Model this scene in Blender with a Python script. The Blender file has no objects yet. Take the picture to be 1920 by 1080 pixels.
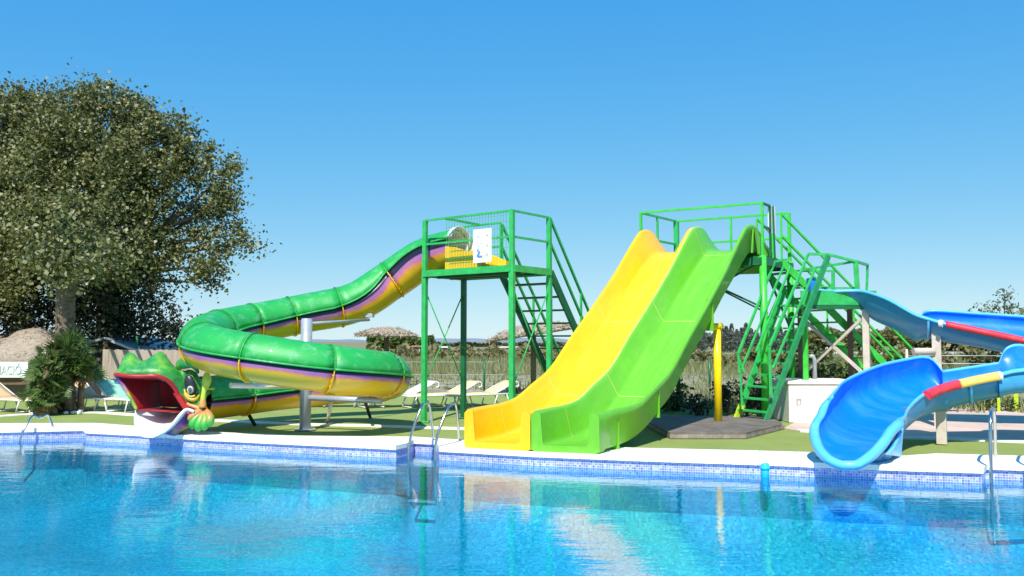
import bpy, math, random
import numpy as np
from mathutils import Vector, Matrix
R_ = math.radians
rng = random.Random(7); nr = np.random.default_rng(7)
S = bpy.context.scene
# ------------------------------------------------------------ camera
F_PX = 1600.0; EYE = 1.65; PIT = math.atan(100 / F_PX)
cam = bpy.data.cameras.new('camera'); camo = bpy.data.objects.new('camera', cam)
S.collection.objects.link(camo); S.camera = camo
cam.sensor_width = 36; cam.lens = 36 * F_PX / 1920; cam.clip_end = 9000; cam.clip_start = .05
camo.location = (0, 0, EYE); camo.rotation_euler = (R_(90) + PIT, 0, 0)
# ------------------------------------------------------------ sky and sun
SUN_AZ = 12      # light travels towards +x by this angle away from +y
SUN_EL = 50
SKY_GRADE = ((1.5, .38, .045), (.54, 1.86, 0), (.15, 5.1, 0))   # per channel: a s^g / (1 + b s^g)
S.world = bpy.data.worlds.new('World'); S.world.use_nodes = True
wn = S.world.node_tree
sky = wn.nodes.new('ShaderNodeTexSky'); sky.sky_type = 'NISHITA'; sky.sun_disc = False
sky.sun_elevation = R_(SUN_EL); sky.sun_rotation = R_(180 + SUN_AZ)
sky.air_density = 1.0; sky.dust_density = 0; sky.ozone_density = 1.5; sky.altitude = 1200
bg = wn.nodes['Background']; bg.inputs[1].default_value = .105
# grade of the sky: softer contrast towards the horizon, clear azure above
sep = wn.nodes.new('ShaderNodeSeparateColor'); com = wn.nodes.new('ShaderNodeCombineColor'); wn.links.new(sky.outputs[0], sep.inputs[0])
for ch_, (g_, m_, b_) in enumerate(SKY_GRADE):
    pw = wn.nodes.new('ShaderNodeMath'); pw.operation = 'POWER'; pw.inputs[1].default_value = g_; ml = wn.nodes.new('ShaderNodeMath'); ml.operation = 'MULTIPLY'; ml.inputs[1].default_value = m_
    wn.links.new(sep.outputs[ch_], pw.inputs[0]); wn.links.new(pw.outputs[0], ml.inputs[0]); 
    dn = wn.nodes.new('ShaderNodeMath'); dn.operation = 'MULTIPLY_ADD'; dn.inputs[1].default_value = b_; dn.inputs[2].default_value = 1; wn.links.new(pw.outputs[0], dn.inputs[0])
    dv_ = wn.nodes.new('ShaderNodeMath'); dv_.operation = 'DIVIDE'; wn.links.new(ml.outputs[0], dv_.inputs[0]); wn.links.new(dn.outputs[0], dv_.inputs[1]); wn.links.new(dv_.outputs[0], com.inputs[ch_])
wn.links.new(com.outputs[0], bg.inputs[0])
sl = bpy.data.lights.new('sun', 'SUN'); sl.energy = 4.8; sl.angle = R_(.5); sl.color = (1, .95, .87)
so = bpy.data.objects.new('sun', sl); S.collection.objects.link(so)
sd = Vector((math.sin(R_(SUN_AZ)) * math.cos(R_(SUN_EL)), math.cos(R_(SUN_AZ)) * math.cos(R_(SUN_EL)), -math.sin(R_(SUN_EL))))
so.rotation_euler = sd.to_track_quat('-Z', 'Y').to_euler()
S.view_settings.view_transform = 'Standard'; S.view_settings.look = 'None'
S.view_settings.exposure = .35; S.view_settings.gamma = 1
S.render.resolution_x = 1024; S.render.resolution_y = 576
S.cycles.max_bounces = 10; S.cycles.transparent_max_bounces = 16

# ------------------------------------------------------------ pixel -> world helpers (used for measuring)
cp, sp = math.cos(PIT), math.sin(PIT)
def ray(u, v):
    a = (u - 960) / F_PX; b = (540 - v) / F_PX
    return a, cp - b * sp, sp + b * cp
def G(u, v, z=0.):
    a, y, w = ray(u, v); t = (z - EYE) / w; return Vector((a * t, y * t, z))
def P(u, v, Y):
    a, y, w = ray(u, v); t = Y / y; return Vector((a * t, Y, EYE + w * t))
V = Vector

# ------------------------------------------------------------ materials
M = {}
def nodes(name):
    m = bpy.data.materials.new(name); m.use_nodes = True; M[name] = m
    return m, m.node_tree, m.node_tree.nodes['Principled BSDF']
def N(nt, t, **k):
    n = nt.nodes.new(t)
    for a, b in k.items(): setattr(n, a, b)
    return n
def ramp(nt, stops, src=None, interp='LINEAR'):
    r = N(nt, 'ShaderNodeValToRGB'); r.color_ramp.interpolation = interp
    e = r.color_ramp.elements
    while len(e) < len(stops): e.new(.5)
    for i, (p, c) in enumerate(stops):
        e[i].position = p; e[i].color = (*c, 1) if len(c) == 3 else c
    if src is not None: nt.links.new(src, r.inputs[0])
    return r
def mixc(nt, fac, a, b, mode='MIX'):
    m = N(nt, 'ShaderNodeMix', data_type='RGBA', blend_type=mode)
    for s, val in ((0, fac), (6, a), (7, b)):
        if isinstance(val, (int, float)): m.inputs[s].default_value = val
        elif isinstance(val, tuple): m.inputs[s].default_value = (*val, 1)
        else: nt.links.new(val, m.inputs[s])
    return m.outputs[2]
def noise(nt, scale, detail=4, rough=.55, vec=None):
    n = N(nt, 'ShaderNodeTexNoise'); n.inputs['Scale'].default_value = scale
    n.inputs['Detail'].default_value = detail; n.inputs['Roughness'].default_value = rough
    if vec is None:
        tc = N(nt, 'ShaderNodeTexCoord'); vec = tc.outputs['Object']
    nt.links.new(vec, n.inputs['Vector'])
    return n
def bump(nt, b, h, s, d=.02):
    n = N(nt, 'ShaderNodeBump'); n.inputs['Strength'].default_value = s; n.inputs['Distance'].default_value = d
    nt.links.new(h, n.inputs['Height']); nt.links.new(n.outputs[0], b.inputs['Normal'])
def mat(name, col, rough=.5, metal=0, var=.18, scale=3., dirt=None, dirtamt=.5, bmp=0, bscale=40, coat=0, col2=None):
    m, nt, b = nodes(name)
    b.inputs['Roughness'].default_value = rough; b.inputs['Metallic'].default_value = metal
    b.inputs['Coat Weight'].default_value = coat
    n = noise(nt, scale, 6, .6)
    c1 = tuple(c * (1 - var) for c in col); c2 = col2 or tuple(min(1, c * (1 + var)) for c in col)
    out = ramp(nt, [(.3, c1), (.7, c2)], n.outputs[0]).outputs[0]
    if dirt:
        n2 = noise(nt, scale * 4.3, 8, .7); r = ramp(nt, [(.5, (0, 0, 0)), (.75, (dirtamt,) * 3)], n2.outputs[0])
        out = mixc(nt, r.outputs[0], out, dirt)
    nt.links.new(out, b.inputs['Base Color'])
    if bmp:
        bump(nt, b, noise(nt, bscale, 5, .6).outputs[0], bmp)
    return m
def fibre(name, col, rough=.38, fade=None, amt=.35):
    return mat(name, col, rough, 0, .07, 1.3, fade or tuple(min(1, c * .5 + .3) for c in col), amt, .03, 9, coat=.22)
fibre('yellow_gel', (.93, .50, .0), fade=(.95,.60,.01), amt=.5)
fibre('lime_gel', (.13, .47, .015), fade=(.21,.54,.05), amt=.4)
fibre('blue_gel', (.0, .19, .80), fade=(.0, .25, .84), amt=.5)
fibre('blue_rim', (.10, .50, .92), fade=(.3, .65, .93), amt=.4)
fibre('blue_skin', (.03, .26, .50), rough=.4, fade=(.1, .35, .5), amt=.4)
fibre('tube_green', (.015, .36, .06), rough=.5, fade=(.20, .50, .28), amt=.7)
mat('mid_green_steel', (.02, .27, .09), .38, 0, .25, 7, (.10, .09, .04), .45)
fibre('white_gel', (.82, .82, .84), amt=.1)
fibre('red_paint', (.42, .012, .012), fade=(.3, .02, .02), amt=.4)
mat('dark_red_paint', (.34, .008, .015), .7, 0, .35, 5, (.12, .0, .005), .6)
fibre('red_strip', (.75, .03, .05), fade=(.8, .2, .2), amt=.3)
fibre('yellow_strip', (.95, .62, .12), amt=.3)
mat('liner_grey', (.72, .66, .68), .5)
mat('seam_sealant', (.46, .60, .12), .5)
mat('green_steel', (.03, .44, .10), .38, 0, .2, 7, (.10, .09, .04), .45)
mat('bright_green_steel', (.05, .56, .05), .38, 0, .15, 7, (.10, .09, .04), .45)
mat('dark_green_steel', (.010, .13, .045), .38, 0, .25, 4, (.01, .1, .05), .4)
mat('yellow_steel', (.92, .66, .0), .35, 0, .08, 3)
mat('lime_paint', (.45, .62, .02), .5, 0, .2, 8)
mat('grey_steel', (.42, .45, .48), .45, .3, .15, 4, (.2, .2, .2), .3)
mat('beige_post', (.60, .52, .45), .7, 0, .15, 5, (.4, .32, .25), .5)
mat('brown_post', (.16, .11, .08), .8, 0, .3, 5)
mat('cream_paint', (.75, .70, .55), .5)
mat('chrome', (.62, .60, .57), .18, 1, .05)
mat('white_plastic', (.80, .80, .79), .4, 0, .05)
mat('coping_stone', (.86, .83, .77), .8, 0, .06, 3, (.6, .55, .48), .25, .15, 60)
m = M['coping_stone']; nt = m.node_tree; b = nt.nodes['Principled BSDF']; src = b.inputs['Base Color'].links[0].from_socket
tc = N(nt, 'ShaderNodeTexCoord'); mp = N(nt, 'ShaderNodeMapping'); mp.inputs['Rotation'].default_value = (0, 0, R_(16)); mp.inputs['Scale'].default_value = (2, 2, 2); nt.links.new(tc.outputs['Object'], mp.inputs[0])
sx = N(nt, 'ShaderNodeSeparateXYZ'); nt.links.new(mp.outputs[0], sx.inputs[0]); fr = N(nt, 'ShaderNodeMath', operation='FRACT'); nt.links.new(sx.outputs[0], fr.inputs[0]); lt = N(nt, 'ShaderNodeMath', operation='LESS_THAN'); lt.inputs[1].default_value = .022; nt.links.new(fr.outputs[0], lt.inputs[0])
nt.links.new(mixc(nt, lt.outputs[0], src, (.52, .48, .42)), b.inputs['Base Color'])
mat('white_concrete', (.80, .76, .68), .85, 0, .10, 2, (.5, .42, .33), .35, .2, 40)
mat('pink_paving', (.62, .47, .39), .9, 0, .12, 1.2, (.48, .36, .30), .5, .25, 60)
mat('kerb_white', (.82, .78, .70), .85, 0, .12, 3, (.5, .45, .3), .3, .2, 40)
mat('weathered_wood', (.30, .25, .21), .85, 0, .35, 6, (.12, .09, .07), .6, .3, 50)
mat('dark_deck', (.17, .14, .12), .8, 0, .35, 3, (.07, .06, .06), .6, .3, 40)
mat('tan_sling', (.75, .48, .25), .8, 0, .1, 6)
mat('cream_sling', (.80, .62, .32), .8, 0, .1, 6)
mat('white_sling', (.80, .80, .80), .8, 0, .05, 6)
mat('mint_sling', (.35, .68, .48), .8, 0, .1, 6)
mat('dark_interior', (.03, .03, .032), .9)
mat('rope_grey', (.3, .28, .25), .9)
mat('sky_blue_pvc', (.02, .48, .85), .3)
mat('roof_red', (.42, .16, .10), .9, 0, .2, 2)
mat('wall_white', (.72, .68, .60), .9)
mat('eye_white', (.50, .52, .45), .35, 0, .3, 20)
mat('eye_black', (.02, .025, .035), .35)
mat('eye_pupil', (.10, .13, .15), .3)
mat('eye_yellow', (.50, .34, .02), .35, 0, .2, 9, (.3, .2, .01), .6)
mat('sign_blue', (.12, .28, .5), .5)
mat('sign_faint', (.45, .55, .52), .6)
mat('bark', (.17, .13, .10), .95, 0, .3, 6, (.05, .04, .03), .6, .8, 14)
mat('glass_dark', (.05, .06, .07), .2)

def streaks(name, rot, col, amt, sc=(9, .7, .7)):
    nt = M[name].node_tree; b = nt.nodes['Principled BSDF']; src = b.inputs['Base Color'].links[0].from_socket
    tc = N(nt, 'ShaderNodeTexCoord'); mp = N(nt, 'ShaderNodeMapping'); mp.vector_type = 'POINT'; rt = N(nt, 'ShaderNodeVectorRotate', rotation_type='Z_AXIS'); rt.inputs['Angle'].default_value = rot
    mp.inputs['Scale'].default_value = sc; nt.links.new(tc.outputs['Object'], rt.inputs['Vector']); nt.links.new(rt.outputs[0], mp.inputs[0])
    r = ramp(nt, [(.45, (0, 0, 0)), (.8, (amt,) * 3)], noise(nt, 1.2, 5, .7, mp.outputs[0]).outputs[0]); nt.links.new(mixc(nt, r.outputs[0], src, col), b.inputs['Base Color'])
    rr = ramp(nt, [(.3, (.25,) * 3), (.7, (.5,) * 3)], noise(nt, 2.5, 5, .7, mp.outputs[0]).outputs[0]); nt.links.new(rr.outputs[0], b.inputs['Roughness'])
streaks('yellow_gel', R_(33), (.95, .68, .10), .3); streaks('lime_gel', R_(33), (.30, .60, .12), .3); streaks('blue_gel', R_(-60), (.10, .38, .82), .5, (3, 1, 1))
# monster paint
m, nt, b = nodes('monster_green'); b.inputs['Roughness'].default_value = .4; b.inputs['Coat Weight'].default_value = .2
n1 = noise(nt, 3.2, 5, .65); n2 = noise(nt, 5.5, 5, .6)
c = ramp(nt, [(.32, (.015, .14, .03)), (.46, (.03, .28, .05)), (.62, (.16, .42, .04)), (.75, (.42, .52, .05))], n1.outputs[0])
nt.links.new(c.outputs[0], b.inputs['Base Color']); bump(nt, b, n2.outputs[0], .35, .04)
m, nt, b = nodes('monster_leaf'); b.inputs['Roughness'].default_value = .42
tc = N(nt, 'ShaderNodeTexCoord'); sx = N(nt, 'ShaderNodeSeparateXYZ'); nt.links.new(tc.outputs['Object'], sx.inputs[0])
n1 = noise(nt, 6, 4); ad = N(nt, 'ShaderNodeMath', operation='MULTIPLY_ADD'); nt.links.new(n1.outputs[0], ad.inputs[0]); ad.inputs[1].default_value = .45; nt.links.new(sx.outputs[2], ad.inputs[2])
c = ramp(nt, [(.0, (.02, .33, .05)), (.5, (.05, .42, .06)), (.62, (.6, .22, .08)), (.85, (.62, .30, .10)), (.93, (.40, .55, .05)), (1, (.5, .62, .06))], ad.outputs[0])
nt.links.new(c.outputs[0], b.inputs['Base Color'])
m, nt, b = nodes('monster_chin'); b.inputs['Roughness'].default_value = .4
n1 = noise(nt, 2.4, 3)
c = ramp(nt, [(.38, (.2, .05, .3)), (.5, (.45, .12, .3)), (.6, (.5, .45, .03)), (.7, (.06, .35, .05))], n1.outputs[0])
nt.links.new(c.outputs[0], b.inputs['Base Color'])

# painted underside of the tube (bands follow the tube through its UVs)
m, nt, b = nodes('tube_paint'); b.inputs['Roughness'].default_value = .35; b.inputs['Coat Weight'].default_value = .25
uv = N(nt, 'ShaderNodeUVMap'); sx = N(nt, 'ShaderNodeSeparateXYZ'); nt.links.new(uv.outputs[0], sx.inputs[0])
n1 = noise(nt, 1.6, 5, .65); ma = N(nt, 'ShaderNodeMath', operation='MULTIPLY_ADD'); ma.inputs[1].default_value = .34
sb = N(nt, 'ShaderNodeMath', operation='SUBTRACT'); nt.links.new(n1.outputs[0], sb.inputs[0]); sb.inputs[1].default_value = .5
nt.links.new(sb.outputs[0], ma.inputs[0]); nt.links.new(sx.outputs[1], ma.inputs[2])
c = ramp(nt, [(0, (.03, .015, .06)), (.10, (.16, .05, .20)), (.15, (.36, .12, .38)), (.26, (.48, .17, .34)), (.31, (.80, .28, .05)), (.38, (.80, .46, .01)), (1, (.74, .46, .01))], ma.outputs[0])
sharp = ramp(nt, [(.15, (0, 0, 0)), (.17, (1, 1, 1))], sx.outputs[1])
o = mixc(nt, sharp.outputs[0], (.012, .01, .03), c.outputs[0])
nt.links.new(o, b.inputs['Base Color']); bump(nt, b, noise(nt, 9).outputs[0], .03)

def mosaic(name, size, cols, grout, gw=.08, uvs=False, rough=.25, dist=0):
    m, nt, b = nodes(name); b.inputs['Roughness'].default_value = rough
    if uvs: vec = N(nt, 'ShaderNodeUVMap').outputs[0]
    else: vec = N(nt, 'ShaderNodeTexCoord').outputs['Object']
    if dist:  # water's refraction painted in by bending the tile grid
        nn = noise(nt, 2.2, 3, .5, vec); v1 = N(nt, 'ShaderNodeVectorMath', operation='SCALE'); nt.links.new(nn.outputs[1], v1.inputs[0]); v1.inputs[3].default_value = dist
        v2 = N(nt, 'ShaderNodeVectorMath', operation='ADD'); nt.links.new(vec, v2.inputs[0]); nt.links.new(v1.outputs[0], v2.inputs[1]); vec2 = v2.outputs[0]
    else: vec2 = vec
    sc = N(nt, 'ShaderNodeVectorMath', operation='SCALE'); nt.links.new(vec2, sc.inputs[0]); sc.inputs[3].default_value = 1 / size
    fl = N(nt, 'ShaderNodeVectorMath', operation='FLOOR'); nt.links.new(sc.outputs[0], fl.inputs[0])
    fr = N(nt, 'ShaderNodeVectorMath', operation='FRACTION'); nt.links.new(sc.outputs[0], fr.inputs[0])
    w = N(nt, 'ShaderNodeTexWhiteNoise', noise_dimensions='2D'); nt.links.new(fl.outputs[0], w.inputs['Vector'])
    c = ramp(nt, [(i / (len(cols) - 1), k) for i, k in enumerate(cols)], w.outputs[0], 'CONSTANT' if False else 'LINEAR')
    s2 = N(nt, 'ShaderNodeSeparateXYZ'); nt.links.new(fr.outputs[0], s2.inputs[0])
    mn = N(nt, 'ShaderNodeMath', operation='MINIMUM'); nt.links.new(s2.outputs[0], mn.inputs[0]); nt.links.new(s2.outputs[1], mn.inputs[1])
    lt = N(nt, 'ShaderNodeMath', operation='LESS_THAN'); nt.links.new(mn.outputs[0], lt.inputs[0]); lt.inputs[1].default_value = gw
    o = mixc(nt, lt.outputs[0], c.outputs[0], grout)
    big = ramp(nt, [(.35, (.8, .8, .8)), (.65, (1.1, 1.1, 1.1))], noise(nt, .6, 3, .5, vec).outputs[0])
    o = mixc(nt, 1.0, o, big.outputs[0], 'MULTIPLY')
    nt.links.new(o, b.inputs['Base Color'])
    return m
mosaic('tile_band', .033, [(.10, .14, .62), (.22, .30, .80), (.30, .24, .72), (.46, .54, .86), (.16, .22, .64), (.54, .46, .76)], (.66, .66, .74), .14, True)
mosaic('pool_mosaic', .034, [(.01, .24, .42), (.03, .36, .52), (.06, .48, .60), (.02, .30, .47), (.18, .60, .68)], (.06, .42, .54), .10, False, .4, .06)
mosaic('deep_wall_mosaic', .034, [(.005, .18, .35), (.015, .28, .44), (.05, .38, .52)], (.04, .34, .46), .08, True, .4, .06)

# water: clear tinted sheet with Fresnel reflection and ripples
m, nt, b = nodes('water'); nt.nodes.remove(b); out = nt.nodes['Material Output']
tr = N(nt, 'ShaderNodeBsdfTransparent'); tr.inputs[0].default_value = (.37, .85, .95, 1)
gl = N(nt, 'ShaderNodeBsdfGlossy'); gl.inputs['Roughness'].default_value = .015; gl.inputs[0].default_value = (1, 1, 1, 1)
fz = N(nt, 'ShaderNodeFresnel'); fz.inputs[0].default_value = 1.38
mx = N(nt, 'ShaderNodeMixShader'); bp = N(nt, 'ShaderNodeBump'); bp.inputs['Strength'].default_value = .22; bp.inputs['Distance'].default_value = .025
tc = N(nt, 'ShaderNodeTexCoord'); mp = N(nt, 'ShaderNodeMapping'); mp.inputs['Scale'].default_value = (.8, 1.8, 1); mp.inputs['Rotation'].default_value = (0, 0, R_(-5))
nt.links.new(tc.outputs['Object'], mp.inputs[0])
na = noise(nt, 1.7, 2, .5, mp.outputs[0]); nb = noise(nt, 7, 3, .6, mp.outputs[0])
ad = N(nt, 'ShaderNodeMath', operation='MULTIPLY_ADD'); nt.links.new(nb.outputs[0], ad.inputs[0]); ad.inputs[1].default_value = .35; nt.links.new(na.outputs[0], ad.inputs[2])
nt.links.new(ad.outputs[0], bp.inputs['Height']); nt.links.new(bp.outputs[0], gl.inputs['Normal']); nt.links.new(bp.outputs[0], fz.inputs['Normal'])
nt.links.new(fz.outputs[0], mx.inputs[0]); nt.links.new(tr.outputs[0], mx.inputs[1]); nt.links.new(gl.outputs[0], mx.inputs[2]); nt.links.new(mx.outputs[0], out.inputs[0])

# turf / field / gravel
m, nt, b = nodes('turf'); b.inputs['Roughness'].default_value = .95
n1 = noise(nt, 1.1, 5, .6); n2 = noise(nt, 70, 3, .7)
c = mixc(nt, n2.outputs[0], ramp(nt, [(.3, (.22, .30, .05)), (.7, (.36, .42, .10))], n1.outputs[0]).outputs[0], ramp(nt, [(.3, (.13, .22, .03)), (.75, (.42, .46, .15))], n2.outputs[0]).outputs[0])
nt.links.new(c, b.inputs['Base Color']); bump(nt, b, n2.outputs[0], .9, .02)
m, nt, b = nodes('field'); b.inputs['Roughness'].default_value = 1
tc = N(nt, 'ShaderNodeTexCoord'); mp = N(nt, 'ShaderNodeMapping'); mp.inputs['Scale'].default_value = (.25, 1, 1); nt.links.new(tc.outputs['Object'], mp.inputs[0])
n1 = noise(nt, .12, 6, .6, mp.outputs[0]); n2 = noise(nt, 2.5, 5, .7)
c1 = ramp(nt, [(.32, (.34, .27, .17)), (.45, (.22, .20, .07)), (.6, (.13, .16, .05)), (.75, (.30, .25, .14))], n1.outputs[0])
c = mixc(nt, .45, c1.outputs[0], ramp(nt, [(.3, (.10, .11, .04)), (.7, (.42, .36, .24))], n2.outputs[0]).outputs[0])
nt.links.new(c, b.inputs['Base Color']); bump(nt, b, n2.outputs[0], 1, .2)
m, nt, b = nodes('gravel'); b.inputs['Roughness'].default_value = 1
vo = N(nt, 'ShaderNodeTexVoronoi'); vo.inputs['Scale'].default_value = 5; tc = N(nt, 'ShaderNodeTexCoord'); nt.links.new(tc.outputs['Object'], vo.inputs['Vector'])
n2 = noise(nt, 1.2, 6, .7)
vs = N(nt, 'ShaderNodeSeparateXYZ'); nt.links.new(vo.outputs['Color'], vs.inputs[0])
c = mixc(nt, ramp(nt, [(.38, (0, 0, 0)), (.55, (.85, .85, .85))], n2.outputs[0]).outputs[0], ramp(nt, [(0, (.28, .24, .18)), (1, (.50, .44, .35))], vs.outputs[0]).outputs[0], (.24, .25, .11)); nt.links.new(c, b.inputs['Base Color']); bump(nt, b, vo.outputs['Distance'], 1, .15)

def leafmat(name, cols, rough=.55, trans=.25):
    m, nt, b = nodes(name); b.inputs['Roughness'].default_value = rough
    g = N(nt, 'ShaderNodeNewGeometry')
    c = ramp(nt, [(i / max(1, len(cols) - 1), k) for i, k in enumerate(cols)], g.outputs['Random Per Island'])
    nt.links.new(c.outputs[0], b.inputs['Base Color'])
    t = N(nt, 'ShaderNodeBsdfTranslucent'); nt.links.new(c.outputs[0], t.inputs[0])
    mx = N(nt, 'ShaderNodeMixShader'); mx.inputs[0].default_value = trans; o = nt.nodes['Material Output']
    nt.links.new(b.outputs[0], mx.inputs[1]); nt.links.new(t.outputs[0], mx.inputs[2]); nt.links.new(mx.outputs[0], o.inputs[0])
leafmat('poplar_leaf', [(.05, .075, .015), (.12, .14, .03), (.22, .22, .07), (.15, .17, .04), (.42, .40, .24)])
leafmat('dark_and_shaded_leaf', [(.015, .025, .01), (.03, .045, .016), (.05, .06, .025), (.08, .075, .04)], .6, .12)  # very dark greens; hold the shade under the big tree and behind the slides
leafmat('hedge_leaf', [(.02, .045, .012), (.07, .12, .02), (.15, .20, .04), (.22, .26, .08)])
leafmat('scrub_leaf', [(.13, .15, .05), (.22, .21, .08), (.27, .22, .09), (.15, .19, .06)])
leafmat('cypress_leaf', [(.06, .085, .06), (.10, .13, .09), (.14, .17, .13)])
leafmat('palm_leaf', [(.04, .09, .02), (.09, .16, .035), (.20, .26, .07), (.05, .12, .03)], .4)
leafmat('dry_leaf', [(.35, .22, .08), (.25, .15, .06)], .8)
leafmat('olive_leaf', [(.14, .19, .10), (.22, .27, .17), (.10, .14, .07)])
leafmat('straw', [(.34, .32, .15), (.24, .26, .09), (.16, .20, .06), (.46, .42, .27)], .9, .3)
leafmat('thatch_straw', [(.42, .34, .24), (.34, .27, .20), (.50, .41, .30)], .95, .1)
m, nt, b = nodes('thatch'); b.inputs['Roughness'].default_value = 1
tc = N(nt, 'ShaderNodeTexCoord'); mp = N(nt, 'ShaderNodeMapping'); mp.inputs['Scale'].default_value = (1, 1, 4); nt.links.new(tc.outputs['Object'], mp.inputs[0])
n1 = noise(nt, 6, 6, .75, mp.outputs[0])
nt.links.new(ramp(nt, [(.3, (.25, .19, .13)), (.5, (.45, .37, .28)), (.7, (.56, .48, .38))], n1.outputs[0]).outputs[0], b.inputs['Base Color']); bump(nt, b, n1.outputs[0], 1, .08)
m, nt, b = nodes('reed'); b.inputs['Roughness'].default_value = .95
tc = N(nt, 'ShaderNodeTexCoord'); mp = N(nt, 'ShaderNodeMapping'); mp.inputs['Scale'].default_value = (1, 1, .05); nt.links.new(tc.outputs['Object'], mp.inputs[0])
n1 = noise(nt, 22, 4, .7, mp.outputs[0]); n2 = noise(nt, 1.5, 2, .5, mp.outputs[0])
o = mixc(nt, ramp(nt, [(.4, (0, 0, 0)), (.6, (.7, .7, .7))], n2.outputs[0]).outputs[0], ramp(nt, [(.3, (.22, .16, .12)), (.7, (.52, .42, .34))], n1.outputs[0]).outputs[0], (.48, .38, .33))
nt.links.new(o, b.inputs['Base Color']); bump(nt, b, n1.outputs[0], .8, .03)
m, nt, b = nodes('palm_bark'); b.inputs['Roughness'].default_value = 1
tc = N(nt, 'ShaderNodeTexCoord'); mp = N(nt, 'ShaderNodeMapping'); mp.inputs['Scale'].default_value = (.6, .6, 1.6); nt.links.new(tc.outputs['Object'], mp.inputs[0])
n1 = noise(nt, 5, 6, .7, mp.outputs[0])
nt.links.new(ramp(nt, [(.3, (.06, .04, .025)), (.5, (.17, .12, .075)), (.75, (.30, .22, .15))], n1.outputs[0]).outputs[0], b.inputs['Base Color']); bump(nt, b, n1.outputs[0], 1, .06)
mat('hills', (.16, .21, .27), 1, 0, .1, .004)  # blue base colour stands in for distance haze

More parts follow.
